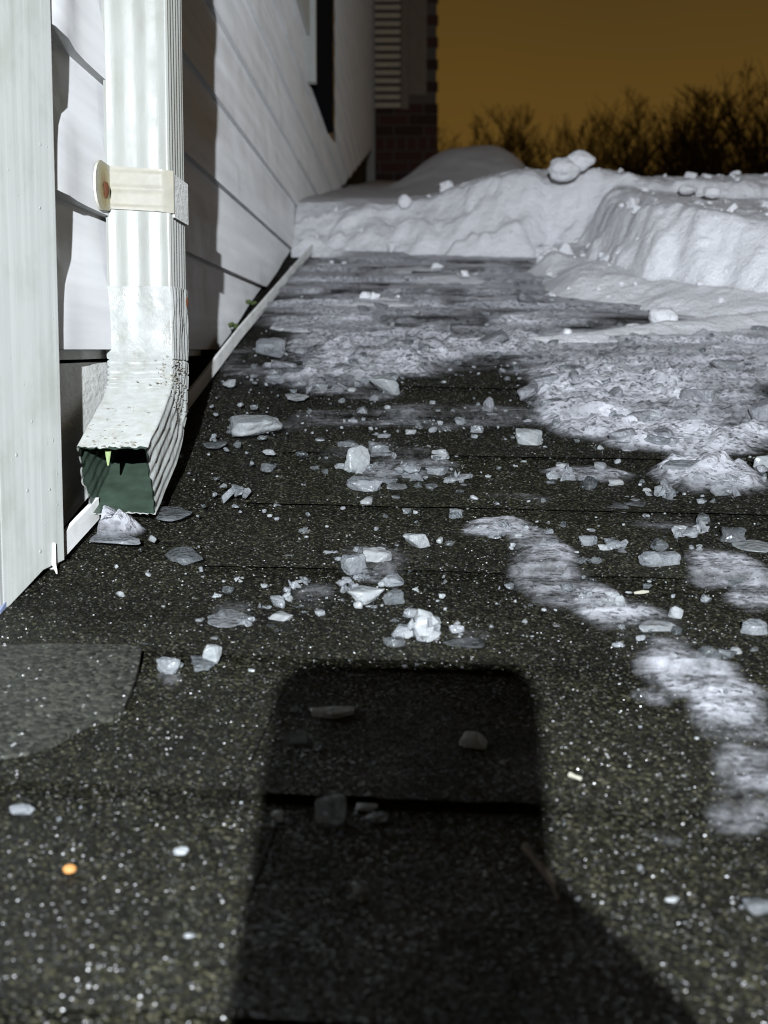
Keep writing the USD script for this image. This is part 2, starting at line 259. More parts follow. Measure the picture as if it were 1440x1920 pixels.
rng = np.random.default_rng(7)
ALPHA = math.radians(-4.8); EXPO = 0.1425 * KS / CT * math.cos(ALPHA)
ca, sa = math.cos(ALPHA), math.sin(ALPHA)
W0 = 0.552 * KS / CT * ca
def course_to_world(u, w, t):
    X, V = u * ca - w * sa, u * sa + w * ca
    return np.stack([X, V * CT - t * ST, V * ST + t * CT], -1)
def make_shingle(u0, u1, w0, th, seed):
    nu, nw = max(6, int((u1 - u0) / 0.012)), 7
    uu = np.linspace(u0, u1, nu); s = np.linspace(0, 1, nw)
    U, Sg = np.meshgrid(uu, s, indexing="ij")
    edge = 0.0045 * (f2(U * 1.0, U * 0 + seed, 22, 4, 3) - 0.5) + 0.002 * (f2(U, U * 0 + seed, 160, 2, 5) - 0.5)
    Wv = w0 + edge * (1 - Sg) + Sg * (EXPO + 0.02)
    T = 0.0006 + th * (1 - Sg * 0.92) + 0.0022 * (f2(U, Wv, 9, 3, seed % 17) - 0.5) + 0.0012 * (f2(U, Wv, 45, 3, seed % 13) - 0.5)
    T[:, 0] -= 0.0006
    Wb = np.repeat(Wv[:, :1], 1, 1)
    U2 = np.concatenate([U[:, :1], U[:, :1], U], 1); W2 = np.concatenate([Wb + 0.020, Wb + 0.011, Wv], 1)
    T2 = np.concatenate([T[:, :1] * 0 - 0.003, T[:, :1] - 0.0026, T], 1)
    U2 = np.concatenate([U2[:1], U2, U2[-1:]], 0); W2 = np.concatenate([W2[:1], W2, W2[-1:]], 0); T2 = np.concatenate([T2[:1] * 0 - 0.003, T2, T2[-1:] * 0 - 0.003], 0)
    return grid_mesh(course_to_world(U2, W2, T2))[0]
k0, k1 = -3, 16
for k in range(k0, k1):
    w0 = W0 + k * EXPO + rng.uniform(-0.0025, 0.0025)
    y = w0 * CT
    u = -0.95 - rng.uniform(0, 0.25) if y < 0.70 else -0.20
    umax = 0.55 + 0.33 * max(y, 0.3) + 0.2
    if k == 1: u = -0.90
    while u < umax:
        wd = rng.choice([0.19, 0.24, 0.30, 0.33, 0.41]); 
        if umax - u - wd < 0.15: wd = umax - u + 0.01
        obj("shingle", make_shingle(u + 0.0003, u + wd - 0.0003, w0, 0.0066 + rng.uniform(-0.0007, 0.0007), int(rng.integers(1, 9999))), M[rng.choice(["shingle", "shingle", "shingle_b", "shingle_c"])], roof, 50)
        u += wd
# worn smooth piece lying over the left shingles
from shapely.geometry import Polygon
wp = [(-40, 1236), (110, 1234), (268, 1238), (262, 1275), (252, 1310), (236, 1352), (214, 1372), (170, 1384), (140, 1402), (108, 1424), (60, 1442), (0, 1452), (-40, 1455)]
wr = [roof_at(a, b) for a, b in wp]
wpoly = Polygon([(p[0], p[1] / CT) for p in wr]).buffer(0.004).buffer(-0.004)
tm = trimesh.creation.extrude_polygon(wpoly, 0.0032, engine="earcut")
tm = tm.subdivide_to_size(0.012)
v = np.array(tm.vertices); T = v[:, 2] + 0.0052; T = T + np.where(v[:, 2] > 0.002, 0.0016 * (f2(v[:, 0], v[:, 1], 40, 3, 2) - 0.5), 0)
obj("shingle", trimesh.Trimesh(np.stack([v[:, 0], v[:, 1] * CT - T * ST, v[:, 1] * ST + T * CT], 1), tm.faces, process=False), M["worn"], roof, 40).SetCustomDataByKey("label", "lighter smooth worn shingle piece with a rounded corner")

# ------------------------------------------------------------------ the sided house: wall, boards, corner post, flashing, window
XD, XB = -0.2266, -0.2195            # siding: deepest and most forward
LAP, Z0, Y0, Y1 = 0.0985, HC, 0.872, 10.28
house = thing("sided_house", "white vinyl sided house wall running up the left of the roof", "house")
obj("wall", box(-4.0, -0.262, 0.835, Y1 - 0.02, -4.0, 3.6), M["felt"], house)
obj("front_wall", box(-4.0, -0.36, 0.803, 0.83, -4.0, 3.6), M["siding"], house)
prof = [(0.0, 1.0), (0.0, 1.0), (0.12, 0.98), (0.3, 0.90), (0.42, 0.78), (0.52, 0.55), (0.62, 0.34), (0.75, 0.20), (0.9, 0.08), (1.06, 0.0)]
def siding_board(k):
    zb = Z0 + k * LAP
    yend = min(Y1, (zb + LAP) / S + 0.02)
    ys = np.unique(np.concatenate([np.linspace(Y0, min(yend, 3), 60), np.linspace(min(yend, 3), yend, 30), [min(yend, zb / S)]]))
    rows = []
    for y in ys:
        lo = max(zb, S * y + 0.004); row = []
        wav = 0.0012 * (float(fbm(np.array([y * 2.2, k * 3.1, 0.5]), 3, 4)) - 0.5) 
        for i, (t, d) in enumerate(prof):
            z = zb + t * LAP
            if z < lo:
                t2 = (lo - zb) / LAP; z = lo; d = np.interp(t2, [p[0] for p in prof[1:]], [p[1] for p in prof[1:]])
            x = XD + (XB - XD) * d + wav
            if k < 3: x += 0.0065 * math.exp(-((y - 0.925) / 0.045) ** 2) * (1 if t < 0.5 else max(0.0, 1 - (t - 0.5) / 0.15)) * (0.4 + 0.6 * ((k * 7) % 3) / 2)
            if i == 0: x = XD - 0.001
            row.append((x, y, min(z, zb + LAP * 1.06)))
        rows.append(row)
    return grid_mesh(np.array(rows))[0]
for k in range(0, 26):
    obj("siding_board", siding_board(k), M["siding"], house, 50)
# base trim under the first board
def yz_panel(x0, x1, pts):
    m = trimesh.creation.extrude_polygon(Polygon(pts), x1 - x0, engine="earcut"); v = np.array(m.vertices)
    return trimesh.Trimesh(np.stack([v[:, 2] + x0, v[:, 0], v[:, 1]], 1), m.faces[:, ::-1], process=False)
obj("base_trim", yz_panel(-0.2345, -0.2305, [(0.872, S * 0.872 + 0.006), (1.30, S * 1.30 + 0.006), (1.30, 0.262 + DZ), (0.872, 0.262 + DZ)]), M["base_trim"], house)
obj("starter_strip", box(-0.2305, -0.2275, 0.872, 1.62, 0.2645 + DZ, 0.2712 + DZ), M["flashing"], house)
# corner post: outer face x=-.216, front face y=.772
pm = yz_panel(-0.245, -0.2145, [(0.806, S * 0.806 + 0.004), (0.835, S * 0.835 + 0.007), (0.862, S * 0.862 + 0.010), (0.895, S * 0.895 + 0.006), (0.895, 3.6), (0.806, 3.6)])
pv_ = np.array(pm.vertices); out_ = pv_[:, 0] > -0.23
pv_[:, 0] += np.where(out_, np.interp(pv_[:, 1], [0.806, 0.895], [-0.0130, 0.0008]), 0.0); pm.vertices = pv_       # the post leans open towards its inner edge
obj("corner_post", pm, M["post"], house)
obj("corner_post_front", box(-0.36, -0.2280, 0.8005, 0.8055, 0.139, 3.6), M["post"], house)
fl = thing("base_flashing", None, None, None, None, house)
line = [(x * KS, y * KS) for x, y in [(-0.2080, 0.842), (-0.2030, 0.95), (-0.1985, 1.15), (-0.1955, 1.30), (-0.1925, 1.72), (-0.184, 2.15), (-0.174, 2.66), (-0.16, 3.3)]]
def strip(x_off0, x_off1, t0, t1, y0=0, y1=9):
    pts = [(np.interp(y, [p[1] for p in line], [p[0] for p in line]), y) for y in np.linspace(y0, y1, 60)]
    rows = []
    for i, (x, y) in enumerate(pts):
        j = 0.0012 * (float(fbm(np.array([y * 9, 1.0, t0 * 50]), 3, 2)) - 0.5)
        rows.append([(x + x_off0, y, S * y + t0), (x + x_off1, y, S * y + t0), (x + x_off1 + j, y, S * y + t1 + j), (x + x_off0, y, S * y + t1 + j), (x + x_off0, y, S * y + t0)])
    return grid_mesh(np.array(rows))[0]
obj("face_strip", strip(-0.0030, 0.0, 0.0040, 0.0190, 0.882, 0.994), M["flashing"], fl)
obj("face_strip", strip(-0.0030, 0.0, 0.0040, 0.0195, 1.235, 3.3), M["flashing"], fl)
e = np.array([-0.2170, 0.882, S * 0.882])
obj("torn_tab", cat_([tube([e + (-0.004, -0.001, 0.022), e + (0.001, -0.004, 0.020), e + (0.0015, -0.006, 0.008), e + (0.004, -0.010, 0.003)], [0.0012, 0.0016, 0.0014, 0.0006], 6), tube([e + (-0.012, 0.002, 0.020), e + (-0.006, -0.003, 0.0225), e + (0.0, -0.003, 0.021)], [0.001, 0.0018, 0.0012], 6)]), M["flashing"], fl)
obj("membrane", yz_panel(-0.2290, -0.2270, [(0.796, S * 0.796 + 0.001), (0.83, S * 0.83 + 0.0035), (0.880, S * 0.880 + 0.005), (0.882, S * 0.882 + 0.013), (0.84, S * 0.84 + 0.011), (0.796, S * 0.796 + 0.0075)]), M["membrane"], house).SetCustomDataByKey("label", "bluish membrane edge showing under the corner post")
# window edge far up the wall
win = thing("window", None, None, None, None, house)
obj("casing", box(-0.232, -0.200, 3.34, 3.375, 0.885, 2.5), M["post"], win)
obj("black_shutter", box(-0.232, -0.203, 3.40, 4.22, 0.90, 2.5), M["black_shutter"], win)
obj("casing", box(-0.232, -0.212, 2.60, 3.335, 0.985, 1.06), M["post"], win)
obj("pane", box(-0.232, -0.218, 2.70, 3.335, 1.065, 2.4), M["glass_dark"], win)
obj("casing", box(-0.232, -0.212, 2.62, 2.695, 1.063, 2.5), M["post"], win)
obj("corner_post", box(-0.262, -0.205, Y1, Y1 + 0.07, 1.0, 3.6), M["post"], house)
# a few drops of water on the corner post
dr = []
r_ = random.Random(5)
for i in range(22):
    s = trimesh.creation.icosphere(2, 1.0); rad = r_.choice([0.0005, 0.0006, 0.0008, 0.0011])
    s.apply_scale([rad * 0.5, rad, rad * r_.uniform(0.8, 1.5)]); yy = r_.uniform(0.815, 0.89); s.apply_translation([np.interp(yy, [0.806, 0.895], [-0.2275, -0.2137]), yy, r_.uniform(S * yy + 0.02, 0.42)]); dr.append(s)
M["water"] = mat("water", {"p": ("principled_bsdf", {"base_color": (0.36, 0.37, 0.35), "roughness": 0.04, "coat_weight": 1.0})}, [])
tag(obj("water_drops", cat_(dr), M["water"], house, True), None, None, None, "stuff")

# ------------------------------------------------------------------ downspout
ds = thing("downspout", "white ribbed metal downspout with crushed elbow beside the corner post", "downspout")
PX0, PX1, PYF, PYB = -0.2225, -0.1735, 1.086, 1.160
def section(hw, hd, flute=0.0013, rib=0.0008):
    """Closed outline: (across x, across depth, front = -1). Fluted front and back, finely ribbed sides."""
    pts = []
    n = 34
    for i in range(n):
        a = -1 + 2 * i / n; x = a * hw
        pts.append((x, -hd + flute * (0.5 - 0.5 * math.cos((a + 1) * 0.5 * 2 * math.pi * 3)) * (abs(a) < 0.92)))
    m = 36
    for i in range(m):
        a = -1 + 2 * i / m
        pts.append((hw - rib * (0.5 - 0.5 * math.cos((a + 1) * math.pi * 6)) * (abs(a) < 0.95), a * hd))
    for i in range(n):
        a = 1 - 2 * i / n
        pts.append((a * hw, hd - flute * (0.5 - 0.5 * math.cos((a + 1) * math.pi * 4)) * (abs(a) < 0.92)))
    for i in range(m):
        a = 1 - 2 * i / m
        pts.append((-hw + rib * (0.5 - 0.5 * math.cos((a + 1) * math.pi * 6)) * (abs(a) < 0.95), a * hd))
    p = np.array(pts)
    # soften the four corners
    c = np.abs(p) / [hw, hd]; over = np.clip(c.min(1) - 0.93, 0, 1) * (c.max(1) > 0.97)
    return p * (1 - 0.35 * over)[:, None]
def sweep(stations, inset=0.0, jag=0.0, seed=0, dents=0.0):
    rows = []
    for si, (y, z, phi, hw, hd, dx) in enumerate(stations):
        s = section(hw - inset, hd - inset, 0.00065)
        a = math.radians(phi)
        # path direction (-cos a, -sin a) in (y, z); the section's "front" side lies towards (-sin a, +cos a)
        P3 = np.stack([np.full(len(s), (PX0 + PX1) / 2 + dx) + s[:, 0], y + s[:, 1] * math.sin(a), z - s[:, 1] * math.cos(a)], 1)
        if dents: 
            P3 = P3 + dents * (fbm(P3 * 60, 3, seed)[:, None] - 0.5) * np.array([1, 1, 0.6])
        if jag and si >= len(stations) - 1:
            P3[:, 1] += jag * (fbm(P3 * 260, 3, 9) - 0.5) * 2; P3[:, 2] += jag * 0.6 * (fbm(P3 * 300, 3, 11) - 0.5) * 2
        rows.append(np.vstack([P3, P3[:1]]))
    return grid_mesh(np.array(rows))[0]
HWD, HDP = (PX1 - PX0) / 2, (PYB - PYF) / 2
yc = (PYF + PYB) / 2
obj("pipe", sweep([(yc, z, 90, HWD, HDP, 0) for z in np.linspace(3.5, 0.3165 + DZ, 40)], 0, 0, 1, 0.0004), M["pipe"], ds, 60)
el = []
for z in np.linspace(0.3185, 0.272, 6) + DZ: el.append((yc, z, 90, HWD + 0.0012, HDP + 0.0012, 0.0))
bend = [(yc, 0.262, 88), (yc - 0.001, 0.254, 84), (yc - 0.004, 0.245, 79), (yc - 0.008, 0.2375, 73), (yc - 0.014, 0.231, 67), (yc - 0.022, 0.2255, 61), (yc - 0.034, 0.2195, 55), (yc - 0.050, 0.2135, 50), (yc - 0.070, 0.2075, 46), (yc - 0.094, 0.2010, 43), (yc - 0.120, 0.1945, 40), (yc - 0.1440, 0.1885, 38), (yc - 0.163, 0.1835, 37)]
for i, (y, z, ph) in enumerate([(y, z + DZ, ph) for y, z, ph in bend]):
    hd = np.interp(i, [0, 5, 8, 12], [HDP + 0.0012, HDP - 0.001, HDP - 0.004, 0.0305]); hw = np.interp(i, [0, 6, 12], [HWD + 0.0012, HWD + 0.0005, HWD - 0.001]); dx = np.interp(i, [0, 5, 12], [0, 0.0005, 0.006])
    if i < 6:
        el.append((y + 0.0006, z + 0.0016, ph, hw, hd, dx)); el.append((y + 0.0002, z + 0.0005, ph, hw - 0.0014, hd - 0.0016, dx)); el.append((y - 0.0002, z - 0.0006, ph, hw, hd, dx))
    else: el.append((y, z, ph, hw, hd, dx))
elbow = obj("elbow", sweep(el, 0, 0.0035, 3, 0.0036), M["elbow"], ds, 50)
obj("elbow_lining", sweep(el, 0.0012, 0.0030, 3, 0.0036), M["lining"], elbow, 50)
# grit caught on the outer corner of the elbow
gr = []
r_ = random.Random(11)
for i in range(260):
    t = r_.random(); st_ = el[7 + int(t * (len(el) - 13))]
    y, z, ph, hw, hd, dx = st_
    a = math.radians(ph); u = r_.gauss(0.35, 0.35)
    on_front = r_.random() < 0.25
    if on_front: sx, sd = hw * (1 - abs(r_.gauss(0, 0.35))), -hd
    else: sx, sd = hw, hd * max(-1, min(1, r_.gauss(-0.35, 0.5)))
    rad = r_.choice([0.0003, 0.0004, 0.0005, 0.0008])
    q = trimesh.creation.icosphere(1, rad); q.apply_scale([r_.uniform(.7, 1.3), r_.uniform(.7, 1.3), r_.uniform(.5, 1)])
    q.apply_translation([(PX0 + PX1) / 2 + dx + sx, y + sd * math.sin(a), z - sd * math.cos(a) + r_.uniform(-.004, .004)]); gr.append(q)
for i in range(60):
    q = trimesh.creation.icosphere(1, r_.choice([0.0004, 0.0005, 0.0008])); q.apply_scale([r_.uniform(.8, 2), 1, .6]); ft = r_.random() ** 1.7 * 4; e0, e1 = np.array(el[-1 - int(ft)]), np.array(el[-2 - int(ft)]); y, z, ph, hw, hd, dx = e0 + (e1 - e0) * (ft % 1.0); a = math.radians(ph)
    q.apply_translation([(PX0 + PX1) / 2 + dx + hw * r_.uniform(-.9, .7), y - hd * math.sin(a), z + hd * math.cos(a)]); gr.append(q)
tag(obj("grit", cat_(gr), M["grit"], elbow), None, None, None, "stuff")
st0, st1 = 0.3735 + DZ, 0.4045 + DZ
sp = thing("strap", None, None, None, None, ds)
sx0, sx1, sy0 = PX0 - 0.0015, PX1 + 0.0022, PYF - 0.0026
def strap_profile(z):
    e_ = 0.0010 * math.exp(-((z - (st0 + st1) / 2) / 0.0022) ** 2) + 0.0008 * (abs(z - st0) < 0.003 or abs(z - st1) < 0.003)
    return e_
rows = []
for z in np.linspace(st0, st1, 26):
    e_ = strap_profile(z); sl = -0.0015
    rows.append([(sx0, PYB, z + 0.002), (sx0, sy0 + 0.002, z + 0.002), (sx0 + 0.002, sy0 + e_ * 0, z + 0.002), (sx0 + 0.008, sy0 - 0.0012 + e_, z + 0.0015), (sx1 - 0.010, sy0 - 0.0012 + e_, z - 0.0005), (sx1 - 0.006, sy0 + 0.0006, z - 0.001), (sx1, sy0 + 0.004, z - 0.0015), (sx1, PYF + 0.006, z - 0.0015)])
obj("band", grid_mesh(np.array(rows))[0], M["strap"], sp, 40)
obj("side_band", box(PX1 + 0.0004, PX1 + 0.0020, PYF + 0.007, PYB + 0.002, st0 - 0.004, st1 - 0.003), M["base_trim"], sp)
wing = [(1.094, 0.3745 + DZ)] + [(1.058 + 0.026 * math.cos(a), 0.3885 + DZ + 0.0185 * math.sin(a)) for a in np.linspace(math.radians(250), math.radians(100), 12)] + [(1.094, 0.406 + DZ)]
obj("wing", yz_panel(-0.2192, -0.2176, wing), M["stain"], sp)
nail = trimesh.creation.icosphere(2, 0.0055); nail.apply_scale([0.4, 0.8, 1.1]); nv = np.array(nail.vertices); nail.vertices = nv + 0.0016 * (fbm(nv * 300, 3, 1)[:, None] - 0.5); nail.apply_translation([-0.2174, 1.066, 0.387 + DZ])
obj("nail", nail, M["rust"], sp, True).SetCustomDataByKey("label", "rusted nail head")
sc_ = trimesh.creation.icosphere(2, 0.003); sc_.apply_scale([0.6, 1, 1.5]); sc_.apply_translation([PX1 + 0.001, 1.150, 0.3085 + DZ])
obj("screw", sc_, M["rust"], ds, True)

# ------------------------------------------------------------------ snow: cut bank on the roof and drift behind it
def seg_dist(x, y, pts):
    """signed distance to a polyline (positive on its left going along it)."""
    best = np.full(x.shape, 1e9); sign = np.ones(x.shape)
    for (ax, ay), (bx, by) in zip(pts[:-1], pts[1:]):
        dx, dy = bx - ax, by - ay; L2 = dx * dx + dy * dy
        t = np.clip(((x - ax) * dx + (y - ay) * dy) / L2, 0, 1)
        d = np.hypot(x - ax - t * dx, y - ay - t * dy); s = np.sign(dx * (y - ay) - dy * (x - ax)); s = np.where(s == 0, 1, s)
        m = d < best; best = np.where(m, d, best); sign = np.where(m, s, sign)
    return best * sign
def snow_z(x_, y_):
    z, t, b = snow_z0(x_ / KS, y_ / KS)
    return HC + KS * (z - 0.2715), t, b
def snow_z0(x, y):
    n1 = f2(x, y, 7, 4, 21) - 0.5; n2 = f2(x, y, 20, 4, 22) - 0.5; n3 = f2(x, y, 60, 3, 23) - 0.5
    wx = x + 0.05 * (f2(x, y, 9, 3, 24) - 0.5); wy = y + 0.07 * (f2(x, y, 4, 3, 25) - 0.5)
    # left bank
    dl = seg_dist(wx, wy, [(-0.6, 2.80), (-0.17, 2.75), (-0.06, 2.70), (0.09, 2.63), (0.2, 2.60), (0.30, 2.58), (0.45, 2.45), (0.9, 2.3)])
    hl = np.interp(x, [-0.3, -0.17, -0.05, 0.05, 0.14, 0.24, 0.33, 0.5], [0.082, 0.086, 0.086, 0.106, 0.138, 0.160, 0.155, 0.14])
    s = np.clip(dl / 0.17, 0, 1)
    face = 0.38 * sstep(0.0, 0.42, s) ** 0.8 + 0.62 * sstep(0.26, 1.0, s)
    fold = 0.022 * (sstep(0.44, 0.56, f2(x, y * 0.7, 10, 3, 41)) - 0.5) + 0.010 * (sstep(0.42, 0.58, f2(x, y, 24, 3, 42)) - 0.5)
    tl = hl * face + (0.034 * n1 + 0.016 * n2 + fold) * sstep(0, 0.2, s) * (1 - 0.7 * sstep(0.8, 1.0, s))
    tl = tl - 0.05 * np.exp(-((x - 0.268) / 0.022) ** 2) * sstep(2.85, 2.6, y) * (tl > 0.03)
    # right bank with fluted cut face
    dr_ = seg_dist(wx + 0.02 * n2, wy + 0.03 * n2, [(0.292, 2.9), (0.290, 2.5), (0.290, 2.20), (0.315, 2.06), (0.38, 1.97), (0.47, 1.895), (0.60, 1.84), (0.9, 1.77), (1.6, 1.63), (2.7, 1.5)])
    flute = 0.013 * np.sin(44 * x + 9 * f2(x, y, 5, 2, 27)) * (0.2 + f2(x, y, 8, 2, 28)) + 0.005 * np.sin(118 * x + 7 * f2(x, y, 9, 2, 29))
    hr = np.interp(x, [0.28, 0.36, 0.47, 0.65, 2.0], [0.137, 0.133, 0.122, 0.112, 0.12])
    s2 = np.clip((dr_ + flute) / np.interp(x, [0.27, 0.36], [0.045, 0.10]), 0, 1)
    tr = hr * (0.35 * sstep(0, 0.35, s2) + 0.65 * sstep(0.12, 1.0, s2)) + 0.012 * n1 * sstep(0.3, 1, s2) + 0.006 * n2 * s2
    # low apron in front of it and the spur on its left
    ap = 0.034 * sstep(-0.10, 0.02, dr_ + 0.08 * n1) * sstep(0.15, 0.24, x)
    spur = 0.022 * np.exp(-((x - 0.245 - 0.10 * (2.28 - y)) / 0.030) ** 2 - ((y - 2.36) / 0.06) ** 2) + 0.030 * np.exp(-((x - 0.26) / 0.05) ** 2 - ((y - 2.13) / 0.10) ** 2)
    rd_ = np.abs(seg_dist(x + 0.03 * (f2(x, y, 12, 3, 51) - 0.5), y + 0.05 * (f2(x, y, 11, 3, 52) - 0.5), [(0.02, 1.655), (0.10, 1.668), (0.185, 1.675), (0.31, 1.735), (0.446, 1.80), (0.7, 1.86), (1.2, 1.95)]))
    ridge = np.interp(x, [-0.02, 0.02, 0.08, 0.16, 0.3, 0.45, 0.7, 1.2], [0, 0.004, 0.008, 0.007, 0.014, 0.019, 0.02, 0.012]) * np.exp(-(rd_ / np.interp(x, [0.0, 0.2, 0.45], [0.022, 0.03, 0.05])) ** 2) * (0.55 + 0.9 * f2(x, y, 16, 3, 53))
    for cx_, cy_, rx_, ry_, h_ in ((-0.045, 2.005, 0.085, 0.055, 0.010), (0.075, 2.275, 0.075, 0.07, 0.011), (-0.10, 1.86, 0.07, 0.04, 0.006), (0.115, 2.245, 0.06, 0.03, 0.006), (0.02, 2.45, 0.10, 0.05, 0.005), (-0.13, 2.5, 0.05, 0.05, 0.007)):
        ridge = np.maximum(ridge, h_ * np.exp(-((x - cx_) / rx_) ** 2 - ((y - cy_) / ry_) ** 2) * (0.5 + 1.0 * f2(x, y, 22, 3, 54)) - 0.0012)
    t = np.maximum.reduce([tl, tr, ap + spur * (ap < 1), ridge + 0.0050 * sstep(0.0, 0.005, ridge)]) + 0.003 * n3 * (np.maximum(tl, tr) > 0.01)
    n4 = f2(x, y, 140, 2, 26) - 0.5
    t = t + (0.006 * n2 + 0.005 * n3 + 0.0028 * n4) * sstep(0.004, 0.04, t)
    near = S * y + t
    zl = 0.578 + 0.119 * (y - 3) - 0.02 * sstep(0.0, 0.3, x); zr = 0.580 - 0.12 * (y - 2.9)
    far = zl + (zr - zl) * sstep(0.30, 0.75, x) + 0.155 * np.exp(-(np.abs(x - 0.30) / 0.27) ** 4 - ((y - 5.0) / 0.8) ** 2) + 0.03 * n1 * sstep(3.2, 4.5, y)
    b = sstep(2.82, 3.15, y)
    return near * (1 - b) + far * b, t, b
ys = np.concatenate([np.linspace(1.5, 3.0, 260), np.linspace(3.0, 10.2, 150)[1:]])
xs = np.concatenate([np.linspace(-0.222, 0.95, 270), np.linspace(0.95, 2.55, 70)[1:]])
Y, X = np.meshgrid(ys, xs, indexing="ij")
Z, T, B = snow_z(X, Y)
body = (T > 0.0015) | (B > 0.02)
quad = body[:-1, :-1] | body[1:, :-1] | body[:-1, 1:] | body[1:, 1:]
Z = np.where(body, Z, S * Y - 0.004)
nearq = quad & ((Y[:-1, :-1] + Y[1:, 1:]) / 2 < 3.05)
tag(obj("snow_bank", grid_mesh(np.stack([X, Y, Z], -1), nearq)[0], M["snow"], None, True), "bright white bank of cut snow across the roof, with a fluted shovelled face", "snow bank", None, "stuff")
tag(obj("snow_drift", grid_mesh(np.stack([X, Y, Z], -1), quad & ~nearq)[0], M["snow"], None, True), "dim drift of snow rising behind the bank against the brick wall", "snow drift", None, "stuff")

def snow_lump(px, py, y, w, h, seed, label, depth=None, blobs=1):
    y = y * KS; c = ray_y(px, py, y); k = y / F_PX
    ms = []
    r = random.Random(seed)
    for b in range(blobs):
        s = trimesh.creation.icosphere(3, 1.0); v = np.array(s.vertices)
        v = v * (0.72 + 0.62 * fbm(v * 1.3 + seed + 3 * b, 3, seed))[:, None]
        s.vertices = v * np.array([w, (depth or w), h]) * k / 2 * (1.0 if blobs == 1 else 0.74) * (1 if b < 1 else 0.92)
        s.apply_translation(c + (np.array([[-0.22, 0, -0.10], [0.16, 0.1, 0.20]][b]) * np.array([w, w, h]) * k if blobs > 1 else 0)); ms.append(s)
    return tag(obj("snow_lump", cat_(ms), M["snow"], None, True), label, "snow lump", "lumps of snow on the roof")
snow_lump(1076, 311, 2.62, 76, 54, 3, "big double lump of snow perched on top of the bank's peak", None, 2)
snow_lump(759, 379, 2.80, 26, 26, 5, "small round snow lump on the bank's left shoulder")
snow_lump(1289, 356, 2.5, 34, 16, 7, "flat grey snow lump behind, on the right bank's top")
snow_lump(1335, 361, 2.4, 34, 20, 9, "white snow lump sitting alone on the right bank's top edge")
snow_lump(1243, 597, 1.82, 54, 40, 13, "squarish white snow block lying in front of the right bank's foot")
snow_lump(1061, 492, 2.42, 34, 66, 15, "grey upright fin of snow standing in the gap between banks", 14)
snow_lump(1187, 617, 1.80, 36, 22, 17, "small pointed snow lump left of the squarish block")

# ------------------------------------------------------------------ slush and thin ice frozen on the shingles
BL = [  # where it lies, as ellipses: centre, half sizes, turn, amount, crust (how far it stands up)
    (1240, 772, 280, 95, 3, 1.25, .8), (1110, 800, 130, 50, 5, .85, .8), (1060, 762, 85, 56, 10, 1.2, .8), (1380, 800, 150, 70, 0, .9, .7), (1335, 915, 130, 46, 6, 1.05, 1), (1250, 705, 380, 62, 2, 1.1, .5), (1300, 850, 190, 34, 0, 1.0, .8),
    (1000, 545, 660, 90, 0, .92, .2), (800, 600, 400, 70, 0, .98, .3), (1250, 660, 360, 55, 0, 1.05, .3), (720, 510, 210, 40, 0, .90, .15), (950, 505, 440, 36, 0, .90, .15), (640, 640, 140, 30, 0, .8, .4),
    (740, 672, 270, 46, 0, 1.3, .7), (640, 724, 130, 38, 0, .95, .6), (560, 690, 95, 50, 0, .42, .3), (900, 662, 170, 36, 0, 1.05, .6), (690, 750, 85, 22, 0, .66, .5), (770, 704, 150, 26, 0, .8, .5), (880, 700, 90, 16, 0, .6, .4),
    (690, 580, 110, 15, -2, .9, .1), (845, 536, 110, 15, 5, .9, .1), (620, 606, 95, 12, 0, .9, .1), (930, 656, 160, 15, 2, .95, .3), (1190, 645, 170, 18, -5, .95, .3), (1395, 640, 140, 24, -2, .95, .3),
    (935, 1012, 85, 28, 0, .56, .4), (1015, 1052, 95, 46, 30, .52, .25), (1030, 1110, 110, 56, 20, .50, .25), (1135, 1165, 110, 56, 40, .54, .25), (1232, 1200, 105, 56, 25, .50, .25), (1300, 1288, 150, 54, 15, .56, .2), (1365, 1362, 105, 90, -20, .62, .2), (1415, 1455, 115, 115, 0, .76, .2), (1395, 1545, 90, 66, 0, .56, .2), (1215, 1325, 60, 30, 20, .4, .05),
    (1360, 1085, 105, 40, 18, .64, .05), (1410, 1130, 70, 50, 0, .54, .05), (1330, 1100, 64, 30, 0, .54, .05),
    (588, 1140, 66, 38, 0, .46, 0), (765, 890, 135, 40, 0, .46, .4), (437, 1168, 60, 30, 0, .36, .1), (880, 1222, 66, 26, 0, .40, 0), (820, 795, 300, 30, 0, .42, .4), (600, 810, 120, 30, 0, .36, .3), (960, 1200, 70, 24, 10, .3, 0), (1100, 905, 110, 24, 4, .5, .5), (480, 700, 100, 46, 0, .42, .4), (660, 860, 110, 40, 0, .36, .3), (700, 1080, 100, 50, 0, .36, .2), (1260, 1000, 120, 30, 4, .36, .3), (960, 960, 120, 20, 4, .3, .2),
    (1240, 1590, 70, 24, 10, .26, 0), (380, 1560, 40, 20, 0, .26, 0), (40, 1510, 30, 22, 0, .34, 0), (1010, 1620, 26, 12, 40, .24, 0), (330, 1290, 30, 40, 0, .26, 0), (216, 1014, 62, 26, 0, 1.2, 1.0)]
ny, nx = 400, 330
gy = 0.36 * (3.05 / 0.36) ** np.linspace(0, 1, ny); gx = np.linspace(-0.20, 1.15, nx)
gx = np.sign(gx) * np.abs(gx) ** 1.0
Yg, Xg = np.meshgrid(gy, gx, indexing="ij")
